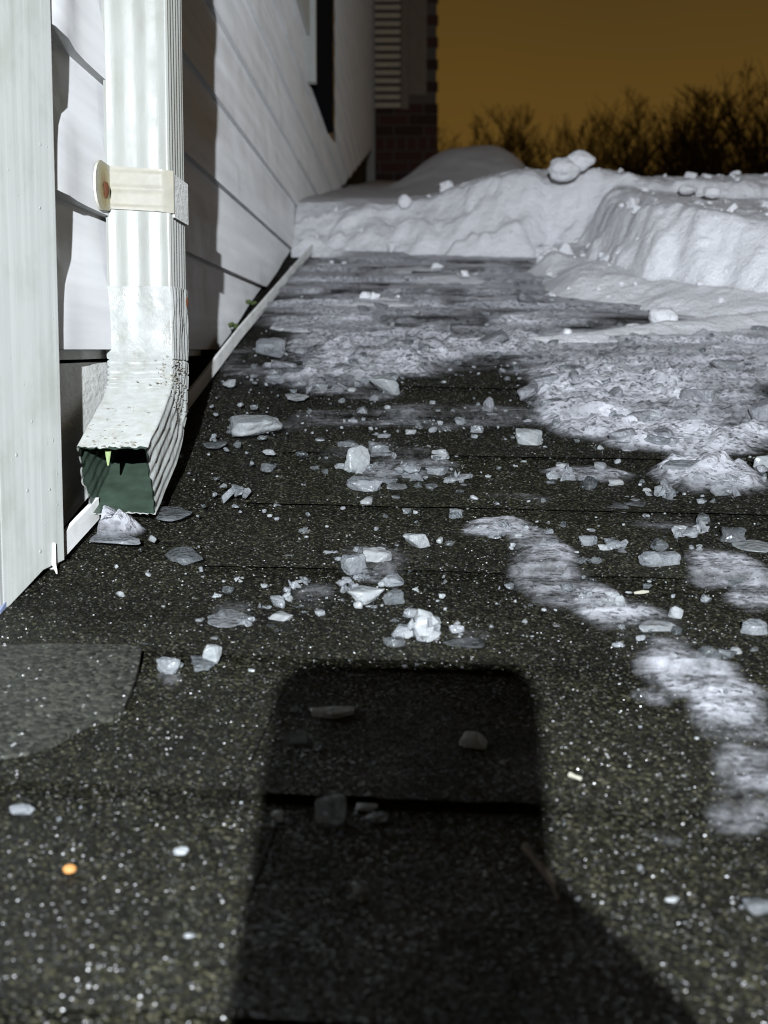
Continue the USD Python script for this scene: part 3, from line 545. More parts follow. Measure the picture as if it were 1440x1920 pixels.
def cover_at(x, y):
    px_, py_ = project(np.stack([x, y, S * y], -1))
    wpx = px_ + 40 * (f2(x, y, 16, 4, 31) - 0.5); wpy = py_ + np.interp(py_, [480, 650, 900], [6, 14, 30]) * (f2(x, y, 14, 4, 32) - 0.5)
    c = np.zeros_like(x); cr_ = np.zeros_like(x)
    for cx, cy, rx, ry, rot, amt, crust in BL:
        a = math.radians(rot); dx, dy = wpx - cx, wpy - cy
        d = np.hypot((dx * math.cos(a) + dy * math.sin(a)) / rx, (-dx * math.sin(a) + dy * math.cos(a)) / ry)
        f_ = 1 - sstep(0.45, 1.15, d); c = np.maximum(c, amt * f_); cr_ = np.maximum(cr_, crust * f_)
    # the same slush goes on to the right of what the photograph shows
    on = sstep(1380, 1500, px_) * sstep(1.15, 1.3, y) * (0.45 + 0.5 * f2(x, y, 6, 4, 33))
    c = np.maximum(c, on * (y < 2.1))
    streak = 0.55 + 0.95 * fbm(np.stack([x * 5, y * 13, x * 0 + 3.1], -1), 4, 35)
    c = c * (1 + (streak - 1) * sstep(1.35, 1.7, y))
    ragged = (0.45 + 1.1 * f2(x, y, 30, 5, 34)) * (0.65 + 0.7 * sstep(0.34, 0.62, f2(x, y, 13, 3, 39)))
    return np.clip(c * ragged, 0, 1.3), cr_
COV, CRU = cover_at(Xg, Yg)
n_a, n_b = f2(Xg, Yg, 45, 4, 35), f2(Xg, Yg, 130, 3, 36)
def shingle_top(x, y):
    w = -x * sa + (y / CT) * ca; fr = ((w - W0) / EXPO) % 1.0
    return 0.0006 + 0.0067 * (1 - fr * 0.92 / (1 + 0.02 / EXPO))
clod = sstep(0.40, 0.62, f2(Xg, Yg, 38, 3, 37)) * sstep(0.35, 0.6, f2(Xg, Yg, 90, 3, 38))
TT = 0.0066 + np.clip(COV - 0.12, 0, 2) * (0.0016 * n_a + 0.0010 * n_b) + CRU * np.clip(COV - 0.15, 0, 1) * (0.006 * n_a + 0.004 * n_b + 0.010 * clod + 0.003)
TT = TT - 0.0066 + shingle_top(Xg, Yg) + 0.0026
keep = COV > 0.06
keepq = keep[:-1, :-1] | keep[1:, :-1] | keep[:-1, 1:] | keep[1:, 1:]
V = np.stack([Xg, Yg - TT * ST, S * Yg + TT * CT], -1)
sm, used = grid_mesh(V, keepq)
so = obj("slush", sm, M["slush"], None, True)
UsdGeom.PrimvarsAPI(UsdGeom.Mesh(so)).CreatePrimvar("cover", Sdf.ValueTypeNames.FloatArray, "vertex").Set(Vt.FloatArray.FromNumpy(COV.reshape(-1)[used].astype(np.float32)))
tag(so, "grey slush and thin ice frozen over the dark shingles", "slush", None, "stuff")

# ------------------------------------------------------------------ ice chunks
def chunk_mesh(w, d, h, seed, style):
    r = np.random.default_rng(seed)
    if style == "lump":
        ms = []
        for i in range(r.integers(7, 11)):
            k = r.uniform(0.25, 0.55); q = chunk_mesh(w * k * r.uniform(0.8, 1.3), d * k * r.uniform(0.8, 1.3), max(h, 0.32 * w) * k, int(r.integers(1, 99999)), "bit")
            q.apply_transform(trimesh.transformations.rotation_matrix(r.uniform(0, 6.28), r.normal(size=3)))
            q.apply_translation([r.uniform(-.32, .32) * w, r.uniform(-.32, .32) * d, h * r.uniform(0.15, 0.6)]); ms.append(q)
        return cat_(ms)
    n = 16 if style == "slab" else 13
    p = r.normal(size=(n, 3)); p /= np.linalg.norm(p, axis=1, keepdims=True); p *= r.uniform(0.8, 1.0, (n, 1))
    if style == "slab": p[:, 2] = np.sign(p[:, 2]) * np.abs(p[:, 2]) ** 0.35
    hull = trimesh.convex.convex_hull(p)
    hull = hull.subdivide().subdivide().subdivide()
    v = np.array(hull.vertices); kn = 0.35 if style == "bit" else 1.0
    v = v * (1 + kn * 0.50 * (fbm(v * 1.8 + seed, 3, seed % 40) - 0.5) + kn * 0.30 * (fbm(v * 4.5 + seed, 3, seed % 31) - 0.5))[:, None]
    v = v - v.min(0); v = v / v.max(0) - [0.5, 0.5, 0]
    m = trimesh.Trimesh(v * [w, d, h], hull.faces, process=False)
    trimesh.smoothing.filter_laplacian(m, lamb=0.5, iterations=2)
    m.vertices = np.array(m.vertices) - [0, 0, m.vertices[:, 2].min()]
    return m
nchunk = 0
def chunk(px, py, w, h, style, m, label, group="ice chunks scattered on the shingles"):
    """px, py: centre and w, h: size, all in the photograph's pixels; stands on the roof there."""
    global nchunk; nchunk += 1
    foot = roof_at(px, py + h * 0.42, 0.004); k = np.linalg.norm(foot - C) / F_PX
    sina = HPERP / np.linalg.norm(foot - C)
    Wm, Hm = w * k, h * k
    D = min(Wm * 0.8, Hm / sina * 0.75); T_ = max(0.22 * Wm, Hm - D * sina * 0.9) if style != "flat" else max(0.0035, 0.12 * Wm)
    if style == "flat": D = min(Hm / sina * 0.9, Wm * 1.3)
    me = chunk_mesh(Wm * 1.2, D * 1.1, T_ * 1.3, 100 + nchunk, {"flat": "slab"}.get(style, style))
    r = random.Random(nchunk); A = trimesh.transformations.rotation_matrix(TH, [1, 0, 0]) @ trimesh.transformations.rotation_matrix(r.uniform(-.35, .35), [0, 0, 1])
    me.apply_transform(A)
    loc = foot + np.array([0, D * 0.45, D * 0.45 * S]) - np.array([0, 0, 0.0012])
    o = thing("ice_chunk", label, "ice chunk", group, None, None, loc)
    obj("ice_body", me, M[m], o, 62)
    return o
L = [
 (470, 804, 92, 44, "slab", "ice_pale", "largest flat pale ice slab, beside the downspout's shadow"),
 (437, 920, 50, 32, "lump", "ice_frost", "glittering knobbly ice lump below the largest pale slab"),
 (318, 962, 64, 36, "flat", "ice_clear", "clear flat ice piece just right of the downspout mouth"),
 (214, 1014, 92, 24, "flat", "ice_frost", "heap of crushed ice right under the downspout mouth"),
 (340, 1043, 62, 32, "flat", "ice_clear", "thin clear ice plate on bare shingle below the downspout mouth"),
 (668, 866, 44, 48, "slab", "ice_pale", "upright pale ice chunk at the left of the middle cluster"),
 (713, 845, 46, 30, "slab", "ice_frost", "angular ice chunk topmost in the middle cluster"),
 (684, 911, 62, 34, "slab", "ice_frost", "wide low ice chunk at the foot of the middle cluster"),
 (653, 836, 36, 22, "slab", "ice_clear", "dull grey ice chunk above the upright pale one"),
 (765, 888, 64, 36, "lump", "ice_frost", "knobbly ice piece right of the middle cluster"),
 (716, 876, 32, 24, "lump", "ice_clear", "small clear ice bit inside the middle cluster"),
 (826, 851, 30, 22, "slab", "ice_pale", "small bright ice chunk standing alone above the shingle joint"),
 (993, 824, 46, 34, "slab", "ice_pale", "bright rounded ice chunk at the slush field's left tip"),
 (818, 881, 36, 20, "slab", "ice_frost", "small flat ice chunk right of the knobbly piece"),
 (856, 897, 56, 24, "lump", "ice_frost", "crumbly ice bits at the right end of the middle cluster"),
 (745, 913, 34, 16, "flat", "ice_frost", "thin ice flake below the knobbly piece"),
 (782, 1018, 46, 36, "slab", "ice_pale", "bright five sided ice chunk above the curved chunk ring"),
 (705, 1046, 52, 36, "slab", "ice_pale", "brightest wedge shaped ice chunk topping the curved ring"),
 (664, 1060, 46, 42, "slab", "ice_frost", "rounded ice chunk at the upper left of the curved ring"),
 (650, 1094, 40, 30, "lump", "ice_frost", "small knobbly ice piece at the left of the curved ring"),
 (688, 1118, 66, 40, "slab", "ice_pale", "long slanting ice chunk at the bottom of the curved ring"),
 (735, 1088, 44, 26, "slab", "ice_frost", "ice chunk closing the right side of the curved ring"),
 (738, 1122, 40, 34, "slab", "ice_clear", "clear ice chunk below the ring's right side"),
 (794, 1184, 60, 76, "lump", "ice_pale", "big glittering ice chunk at the top edge of the dark phone shadow"),
 (800, 1186, 46, 58, "slab", "ice_frost", "blocky ice chunk frozen to the big glittering one"),
 (756, 1188, 40, 36, "slab", "ice_frost", "ice chunk stuck to the left of the big glittering one"),
 (770, 1150, 28, 24, "slab", "ice_frost", "small pointed ice chunk above the big glittering one"),
 (738, 1208, 40, 34, "slab", "ice_clear", "dark clear ice chunk left below the big glittering one"),
 (858, 1182, 28, 26, "slab", "ice_frost", "small roundish ice chunk right of the big glittering one"),
 (526, 1158, 44, 26, "slab", "ice_pale", "bright small ice chunk left of the foggy patch"),
 (521, 1130, 26, 28, "slab", "ice_frost", "ice chunk just behind the bright small one"),
 (430, 1166, 86, 40, "flat", "ice_frost", "frosted flat ice plate with a ragged right edge"),
 (462, 1170, 44, 26, "lump", "ice_frost", "ragged crumbs of ice on the frosted plate's right edge"),
 (314, 1248, 40, 36, "slab", "ice_frost", "pointed ice chunk nearest the worn lighter shingle piece"),
 (396, 1228, 34, 40, "slab", "ice_pale", "tall bright ice chunk with a clear tail"),
 (374, 1246, 44, 26, "flat", "ice_clear", "clear ice tail at the foot of the tall bright chunk"),
 (563, 1092, 40, 20, "lump", "ice_frost", "glinting ice bits behind the foggy patch"),
 (622, 1038, 30, 18, "lump", "ice_frost", "small frosty ice bit up left of the curved ring"),
 (912, 998, 56, 34, "lump", "ice_frost", "left lump of the ice cluster heading the foggy arc"),
 (950, 992, 50, 30, "lump", "ice_frost", "right lump of the ice cluster heading the foggy arc"),
 (1032, 1020, 36, 24, "slab", "ice_frost", "ice chunk lying at the end of the foggy arc's head"),
 (1104, 1015, 32, 24, "slab", "ice_frost", "round ice chunk right of the foggy arc"),
 (1152, 1021, 46, 30, "lump", "ice_frost", "glinting ice lump right of the round chunk"),
 (1108, 1054, 50, 24, "lump", "ice_clear", "clear broken ice below the round chunk"),
 (1241, 1055, 68, 44, "slab", "ice_frost", "square layered ice chunk above the right foggy patch"),
 (1142, 1126, 52, 34, "lump", "ice_pale", "lumpy ice chunk on the foggy arc's bend"),
 (1100, 1116, 34, 28, "lump", "ice_frost", "crumbly ice piece left of the lumpy chunk on the bend"),
 (1236, 1176, 64, 30, "slab", "ice_pale", "bright four cornered ice plate on the foggy arc"),
 (1166, 1212, 30, 26, "lump", "ice_frost", "small knobbly ice piece on the arc's left edge"),
 (1345, 1232, 76, 48, "lump", "ice_clear", "rough clear ice lump right of the foggy arc"),
 (1280, 1000, 46, 28, "lump", "ice_frost", "knobbly ice bits under the big slush cluster"),
 (1318, 990, 36, 22, "lump", "ice_frost", "second knot of ice bits under the big slush cluster"),
 (1378, 1006, 44, 32, "slab", "ice_clear", "angular clear ice chunk beside the white slab at the edge"),
 (1424, 1004, 60, 84, "flat", "ice_pale", "white snowy slab cut by the right edge of view"),
 (1434, 872, 32, 30, "slab", "ice_pale", "white snowy chunk in the dark notch at the right edge"),
 (1418, 1180, 50, 36, "slab", "ice_frost", "grey round ice chunk at the right edge below the foggy patch"),
 (1385, 1342, 56, 34, "slab", "ice_frost", "pale flat ice chunk on the lower foggy arc"),
 (622, 1337, 74, 40, "slab", "ice_pale", "large pale wedge of ice inside the phone shadow"),
 (887, 1390, 46, 42, "slab", "ice_pale", "pale ice chunk at the right inside the phone shadow"),
 (556, 1386, 34, 40, "slab", "ice_clear", "dim clear ice chunk below the wedge inside the shadow"),
 (598, 1404, 24, 30, "lump", "ice_clear", "narrow clear ice bit beside the dim one inside the shadow"),
 (619, 1524, 50, 62, "slab", "ice_clear", "big cloudy ice chunk on the joint inside the shadow"),
 (520, 1528, 20, 24, "slab", "ice_pale", "small round pale ice bit on the joint inside the shadow"),
 (688, 1512, 38, 14, "slab", "ice_pale", "small bright oval ice flake on the joint inside the shadow"),
 (704, 1530, 40, 26, "slab", "ice_clear", "dull ice piece under the bright oval flake"),
 (552, 1331, 28, 22, "lump", "ice_clear", "small glinting ice bit left of the pale wedge"),
 (668, 1676, 40, 44, "lump", "ice_frost", "glinting ice lump low down inside the shadow"),
 (619, 1694, 26, 22, "lump", "ice_frost", "small frosty bit left of the low glinting lump"),
 (712, 1475, 44, 24, "lump", "ice_clear", "faint ice bits above the bright oval flake"),
 (1262, 1686, 24, 20, "slab", "ice_pale", "single small white ice pebble at the lower right"),
 (1424, 1700, 46, 36, "slab", "ice_clear", "cloudy ice chunk at the lower right edge"),
 (37, 1518, 36, 26, "slab", "ice_frost", "bluish ice piece at the lower left"),
 (508, 656, 50, 36, "slab", "ice_frost", "dull round ice chunk beside the white flashing"),
 (548, 704, 60, 28, "slab", "ice_clear", "dull flat ice chunk below the one by the flashing"),
 (514, 712, 34, 20, "slab", "ice_frost", "small frosted chunk left of the dull flat one"),
 (554, 744, 40, 16, "flat", "ice_pale", "thin white ice sliver on the joint above the largest slab"),
 (720, 727, 52, 36, "slab", "ice_pale", "whitish ice block on the near edge of the left slush"),
 (400, 824, 40, 40, "flat", "ice_clear", "dim clear ice left of the largest slab"),
 (1060, 892, 56, 22, "lump", "ice_frost", "low crumbly ice left of the big slush cluster"),
 (1102, 897, 40, 20, "lump", "ice_frost", "crumbly ice bit right of the low crumbly ice"),
 (1156, 904, 26, 16, "slab", "ice_pale", "small bright wedge before the big slush cluster"),
 (1160, 953, 42, 14, "flat", "ice_clear", "thin clear flake on the joint below the slush cluster"),
 (1194, 950, 36, 16, "flat", "ice_clear", "second thin clear flake, right of the first on the joint"),
 (855, 960, 22, 16, "slab", "ice_frost", "tiny lone ice chunk on the joint above the foggy arc's head"),
 (1300, 890, 90, 50, "slab", "ice_frost", "large frosty lump crowning the big slush cluster"),
 (1380, 915, 80, 40, "lump", "ice_frost", "broad frosty lump at the right of the slush cluster"),
 (1250, 925, 60, 36, "lump", "ice_frost", "glinting lump at the left of the slush cluster"),
 (1110, 1148, 40, 22, "flat", "ice_frost", "flat frosted flake inside the foggy arc"),
 (870, 1214, 70, 30, "flat", "ice_clear", "clear curved ice plate across the shadow's upper edge"),
 (1075, 700, 44, 26, "slab", "ice_frost", "low pointed ice lump at the top of the slush field"),
 (1040, 765, 66, 34, "slab", "ice_frost", "pale flat lump at the slush field's left end"),
]
for a in L: chunk(*a)
# small bits nobody could tell apart: the nearest as things that share a label
r_ = random.Random(21)
small = []
for i in range(200):
    while True:
        px_, py_ = r_.uniform(400, 1420), r_.uniform(640, 1260)
        if r_.random() < 0.65:
            c_ = r_.choice(L); px_, py_ = c_[0] + r_.gauss(0, 34), c_[1] + r_.gauss(0, 16)
            if not (380 < px_ < 1430 and 640 < py_ < 1260): continue
        if py_ < 640 + 0.0: continue
        if r_.random() < (0.9 if py_ < 960 else 0.6) * (0.4 if px_ > 1000 and py_ < 870 else 1): break
    small.append((px_, py_))
for px_, py_ in small:
    w = r_.choice([9, 11, 13, 16, 19, 23]); chunk(px_, py_, w, w * r_.uniform(0.5, 0.8), r_.choice(["slab", "slab", "lump"]), r_.choice(["ice_frost", "ice_clear", "ice_clear", "ice_pale"]), "tiny ice bit strewn loose over the wet shingles", "tiny loose ice bits")

# crumbs and beads of ice: uncountable, instanced
def instancer(name, protos, pos, scl, idx, label, cat):
    pi = UsdGeom.PointInstancer.Define(stage, numbered("/World", name))
    for i, (me, m) in enumerate(protos): usdkit.mesh(stage, f"{pi.GetPath()}/shape_{i}", me, m, 40)
    pi.CreatePrototypesRel().SetTargets([Sdf.Path(f"{pi.GetPath()}/shape_{i}") for i in range(len(protos))])
    n = len(pos); pi.CreatePositionsAttr(Vt.Vec3fArray.FromNumpy(np.asarray(pos, np.float32))); pi.CreateScalesAttr(Vt.Vec3fArray.FromNumpy(np.asarray(scl, np.float32)))
    pi.CreateProtoIndicesAttr(Vt.IntArray.FromNumpy(np.asarray(idx, np.int32)))
    q = np.random.default_rng(3).normal(size=(n, 4)); q[:, 1:3] *= 0.15; q /= np.linalg.norm(q, axis=1, keepdims=True)
    pi.CreateOrientationsAttr(Vt.QuathArray([Gf.Quath(*map(float, a)) for a in q]))
    return tag(pi.GetPrim(), label, cat, None, "stuff")
rg = np.random.default_rng(5)
protos = []
for i in range(6):
    me = chunk_mesh(1.0, 0.9, 0.6, 900 + i, "slab"); protos.append((trimesh.convex.convex_hull(me.vertices[rg.choice(len(me.vertices), 60, False)]), M[["ice_pale", "ice_frost", "ice_clear"][i % 3]]))
pos, scl = [], []
n = 30000
x = rg.uniform(-0.19, 1.1, n); y = 0.40 * (2.6 / 0.40) ** rg.uniform(0, 1, n)
cv, crv = cover_at(x, y)
prob = np.where(cv > 0.4, 0.05 + 0.16 * np.clip(crv, 0, 1), np.where(cv > 0.1, 0.30, 0.085)) * np.where(y < 0.72, 0.35, 1.0) * np.where(y > 2.0, 0.5, 1)
k = rg.uniform(0, 1, n) < prob
x, y, cv = x[k], y[k], cv[k]
size = rg.lognormal(math.log(0.0030), 0.6, len(x)) * np.where(crv[k] > 0.45, 1.9, 1.0)
size = np.minimum(size * np.where(y < 0.72, 0.55, 1.0), 0.014)
t = 0.004 + np.clip(cv - 0.12, 0, 2) * 0.006
pos = np.stack([x, y - t * ST, S * y + t * CT], 1)
instancer("ice_crumbs", protos, pos, np.repeat(size[:, None], 3, 1), rg.integers(0, 6, len(x)), "fine crumbs of ice strewn over slush and shingles", "ice crumbs")

sp_ = []
for i in range(5):
    me = chunk_mesh(1.0, rg.uniform(0.7, 1.0), 0.75, 600 + i, "slab"); sp_.append((me, M["snow"]))
n = 5200
x = rg.uniform(-0.20, 1.3, n); y = rg.uniform(1.75, 3.0, n)
zz_, tt_, bb_ = snow_z(x, y)
gx_ = (snow_z(x, y + 0.02)[0] - zz_) / 0.02 - S
k = (tt_ > 0.006) & (bb_ < 0.3) & (rg.uniform(0, 1, n) < np.where(tt_ < 0.05, np.where(y < 2.35, 0.07, 0.16), np.where(gx_ > 0.5, 0.03, 0.08)))
sz_ = np.clip(rg.lognormal(math.log(0.009), 0.6, n), 0.004, 0.034)[k]
instancer("snow_crumbs", sp_, np.stack([x[k], y[k], zz_[k] - 0.25 * sz_], 1), np.repeat(sz_[:, None], 3, 1), rg.integers(0, 5, int(k.sum())), "crumbs of broken snow lying over the bank and its foot", "snow crumbs")
lp = []
for i in range(8):
    me = chunk_mesh(1.0, rg.uniform(0.7, 1.1), 0.36, 700 + i, "slab"); lp.append((me, M[["ice_slush", "ice_slush", "ice_frost", "ice_slush"][i % 4]]))
n = 20000
x = rg.uniform(-0.16, 1.1, n); y = 0.55 * (2.1 / 0.55) ** rg.uniform(0, 1, n)
cv, crv = cover_at(x, y)
k = (rg.uniform(0, 1, n) < 0.17 * np.clip(crv - 0.2, 0, 1)) & (cv > 0.24)
x, y = x[k], y[k]
size = np.clip(rg.lognormal(math.log(0.015), 0.5, len(x)), 0.005, 0.05) * np.where(y < 1.15, 0.6, 1.0)
t = shingle_top(x, y) + 0.004
instancer("slush_lumps", lp, np.stack([x, y - t * ST, S * y + t * CT], 1), np.stack([size, size, size * rg.uniform(0.7, 1.2, len(x))], 1), rg.integers(0, 8, len(x)), "broken flat lumps of grey ice heaped in the slush", "slush lumps")

# ------------------------------------------------------------------ small litter
def on_roof_tube(pts, rad, m, name, label, cat):
    p3 = [roof_at(a, b, 0.0075) for a, b in pts]
    return tag(obj(name, tube(p3, rad, 6), m, None, True), label, cat)
def pebble(px, py, w, h, m, name, label, cat):
    c = roof_at(px, py, 0.006); k = np.linalg.norm(c - C) / F_PX
    s = trimesh.creation.icosphere(2, 1.0); v = np.array(s.vertices); s.vertices = v * (0.75 + 0.5 * fbm(v * 1.6 + px, 3, 3))[:, None] * np.array([w * k / 2, w * k / 2, max(h * k / 2, 0.0015)]); s.apply_translation(c)
    return tag(obj(name, s, m, None, True), label, cat)
pebble(131, 1629, 24, 16, M["leaf"], "leaf_scrap", "orange scrap of leaf on the lower left shingle", "leaf scrap")
pebble(123, 1226, 9, 6, M["leaf"], "leaf_scrap", "tiny orange speck on the joint above the worn piece", "leaf scrap")
on_roof_tube([(1068, 1452), (1078, 1456), (1090, 1460)], [0.0012, 0.0007, 0.0009], M["straw"], "straw", "short pale straw right of the phone shadow", "straw")
on_roof_tube([(1189, 1112), (1204, 1110), (1216, 1109)], [0.0007, 0.0012, 0.0007], M["straw"], "straw", "short pale straw in the gap right of the foggy arc", "straw")
on_roof_tube([(985, 1588), (1000, 1608), (1018, 1630), (1036, 1656), (1048, 1690)], [0.0022, 0.0014, 0.002, 0.0013, 0.0008], M["twig"], "twig", "brown bent twig across the right edge of the phone shadow", "twig")
for (px_, py_, lab) in ((448, 640, "moss tuft on the white flashing's upper edge near the downspout shadow"), (486, 596, "moss tuft higher up the white flashing")):
    c = roof_at(px_, py_, 0.0); c = np.array([-0.209, c[1] - 0.02, S * (c[1] - 0.02) + 0.022]); ms = []
    rr = random.Random(px_)
    for i in range(16):
        s = trimesh.creation.icosphere(1, rr.uniform(0.0012, 0.003)); s.apply_translation(c + [rr.uniform(-.004, .004), rr.uniform(-.02, .02), rr.uniform(-.001, .003)]); ms.append(s)
    tag(obj("moss_tuft", cat_(ms), M["moss"]), lab, "moss")
icp = [(-0.202, 1.010, 0.219 + DZ), (-0.201, 0.985, 0.2125 + DZ), (-0.1995, 0.968, 0.203 + DZ), (-0.1985, 0.962, 0.194 + DZ)]
tag(obj("plant_stem", cat_([tube(icp, [0.0022, 0.0028, 0.0022, 0.0006], 7), tube([(-0.192, 1.010, 0.217 + DZ), (-0.190, 0.980, 0.210 + DZ), (-0.1885, 0.968, 0.205 + DZ)], [0.002, 0.0022, 0.0006], 7)]), M["stem"], None, True), "green stem sticking down inside the downspout mouth", "plant stem")

# ------------------------------------------------------------------ brick house at the far end of the wall
YB = 10.5
bh = thing("brick_house", "dark brick house wall with a louvred shutter beyond the snow", "house")
XR = ray_y(821, 250, YB)[0]
obj("wall", box(-3.5, XR - 0.012, YB + 0.012, YB + 4.0, -4.0, 3.6), M["mortar"], bh)
bl, bhh, j = 0.203, 0.0665, 0.010
sill0, sill1 = ray_y(760, 281, YB)[2], ray_y(760, 254, YB)[2]
wx0, wx1 = ray_y(660, 100, YB)[0], ray_y(800, 100, YB)[0]
wz0 = ray_y(700, 206, YB)[2]
zz = sill0 - j - bhh
rb = random.Random(2)
rows_b = []
z = sill0 - (bhh + j) * 9
row = 0
while z < 3.3:
    if sill0 - 0.02 < z < sill1 - 0.01:
        xx = XR - 0.0665
        while xx > -0.28:
            rows_b.append((xx, xx + 0.0665, sill0, sill1 - j)); xx -= 0.0765
        z = sill1; row += 1; continue
    xx = XR - (bl if row % 2 else 0.0965)
    wdt = bl if row % 2 else 0.0965
    while xx > -0.40:
        if not (z > wz0 - 0.02 and xx < wx1 - 0.02): rows_b.append((xx, xx + wdt, z, z + bhh))
        wdt = bl; xx -= bl + j
    z += bhh + j; row += 1
for (a, b, c, d) in rows_b:
    if a < -0.25 and b < -0.2: continue
    pr = rb.uniform(0, 0.004)
    obj("brick", box(a, b, YB - pr, YB + 0.05, c, d), M[rb.choice(["brick", "brick", "brick_b"])], bh)
sh = thing("shutter", None, None, None, None, bh)
lx0, lx1 = wx0 - 0.05, ray_y(752, 100, YB)[0]
obj("backing", box(lx0, lx1, YB + 0.0, YB + 0.011, wz0, 3.3), M["brick_b"], sh)
zz = wz0 + 0.03
while zz < 3.2:
    s = trimesh.creation.box([lx1 - lx0 - 0.01, 0.008, 0.034]); s.apply_transform(trimesh.transformations.rotation_matrix(0.6, [1, 0, 0])); s.apply_translation([(lx0 + lx1) / 2, YB - 0.020, zz]); obj("slat", s, M["louver"], sh); zz += 0.056
obj("stile", box(lx1, lx1 + 0.055, YB - 0.04, YB + 0.011, wz0, 3.3), M["trim_brown"], sh)
obj("side_panel", box(lx1 + 0.058, wx1, YB - 0.02, YB + 0.011, wz0 + 0.10, 3.3), M["trim_brown"], bh)

# ------------------------------------------------------------------ bare trees against the glowing sky
def bare_tree(rad_c, seed, dens=1.0):
    """A bare crown inside an uneven egg of half width rad_c (tree height 1)."""
    r = random.Random(seed); segs = {"trunk": [], "branches": []}
    def inside(p):
        lump = 0.75 + 0.5 * float(fbm(np.array([p[0] * 9 + seed, p[1] * 9, p[2] * 9]), 2, seed))
        return (math.hypot(p[0], p[1]) / rad_c) ** 2 + ((p[2] - 0.70) / 0.29) ** 2 < lump ** 2
    def grow(p, d, length, rad, level):
        n = 4; pts, rs = [p], [rad]; wob = 0.04 if level == 0 else 0.13
        for i in range(n):
            d = d + np.array([r.gauss(0, wob), r.gauss(0, wob), r.gauss(0.03, wob * 0.7)]); d /= np.linalg.norm(d)
            p = p + d * length / n; pts.append(p); rs.append(rad * (1 - 0.55 * (i + 1) / n))
            if level > 1 and not inside(p): break
        m = len(pts) - 1
        segs["trunk" if level == 0 else "branches"].append(tube(pts, rs, 6 if level < 2 else 3, False))
        if level >= 4: return
        for k in range(int((9, 8, 6, 5)[level] * dens)):
            t = r.uniform(0.72 if level == 0 else 0.25, 1.0); i = min(m - 1, int(t * m)); q = pts[i] + (pts[i + 1] - pts[i]) * (t * m - i)
            if level > 1 and not inside(q): continue
            az = r.uniform(0, 2 * math.pi); side = np.array([math.cos(az), math.sin(az), 0.0])
            nd = d * (0.9 if level else 1.0) + side * (r.uniform(0.1, 0.42) if level == 0 else r.uniform(0.4, 1.0)) + np.array([0, 0, 0.15]); nd /= np.linalg.norm(nd)
            grow(q, nd, (0.36, 0.17, 0.10, 0.06)[level] * r.uniform(0.75, 1.2), max(rs[i] * 0.5, 0.0009), level + 1)
    grow(np.zeros(3), np.array([0, 0, 1.0]), 0.52, 0.012, 0)
    return segs
TR = [  # pixel x of the crown, pixel y of the top, distance, half width of the crown for a height of 1, label
    (850, 256, 66, .06, "smallest bare tree, low and left beside the brick corner"), (942, 208, 52, .075, "rounded bare tree standing alone left of the snow lump"), (1032, 236, 52, .07, "low wide bare tree just behind the big snow lump"),
    (1085, 262, 58, .06, "faint bare tree between the low wide one and the thicket"), (1150, 190, 42, .085, "dark bare tree at the thicket's left end"), (1212, 204, 46, .08, "bare tree second from the thicket's left end"), (1262, 186, 42, .08, "bare tree with pale gaps in the middle of the thicket"),
    (1312, 178, 40, .075, "bare tree left of the tallest, with upright branches"), (1378, 146, 34, .085, "tallest dark bare tree, near the right edge"), (1438, 134, 34, .085, "tall bare tree cut by the right edge"), (1510, 150, 35, .09, "tall bare tree just past the right edge"), (1236, 246, 36, .09, "low bushy bare tree in front of the thicket's left half"), (1345, 226, 34, .09, "low bushy bare tree in front of the thicket's right half")]
for i, (px_, py_, dist, spr, lab) in enumerate(TR):
    top = ray_y(px_, py_, dist); h = top[2] + 4.0
    sg = bare_tree(spr * 1.5, 40 + i, 0.95 if i < 10 else 0.8)
    zmax = np.percentile(np.concatenate([t_.vertices[:, 2] for t_ in sg["branches"]]), 99.0)
    o = thing("bare_tree", lab, "tree", "bare trees against the night sky", None, None, (top[0], dist, -4.0))
    for part, ms in sg.items():
        me = cat_(ms); me.vertices = np.array(me.vertices) * (h / zmax); obj(part if part == "trunk" else "crown", me, M["bark"], o)

# ------------------------------------------------------------------ behind the camera: the phone, and the worker who holds it and wears the torch
M["phone"] = plain("phone", (0.02, 0.02, 0.022), 0.25); M["coat"] = plain("coat", (0.03, 0.035, 0.05), 0.9, 0.5, 120); M["glove"] = plain("glove", (0.05, 0.045, 0.04), 0.85, 0.5, 200); M["skin"] = plain("skin", (0.42, 0.27, 0.20), 0.5); M["beanie"] = plain("beanie", (0.05, 0.05, 0.055), 0.95, 0.8, 300)
pcx, ztop, pw, ph_ = -0.0093, HC + 0.0155, 0.0642, 0.1315
phone = thing("phone", "dark phone held upright over the roof", "phone")
body = rbox(pcx - pw / 2, pcx + pw / 2, -0.0115, -0.0035, ztop - ph_, ztop, 0.0036)
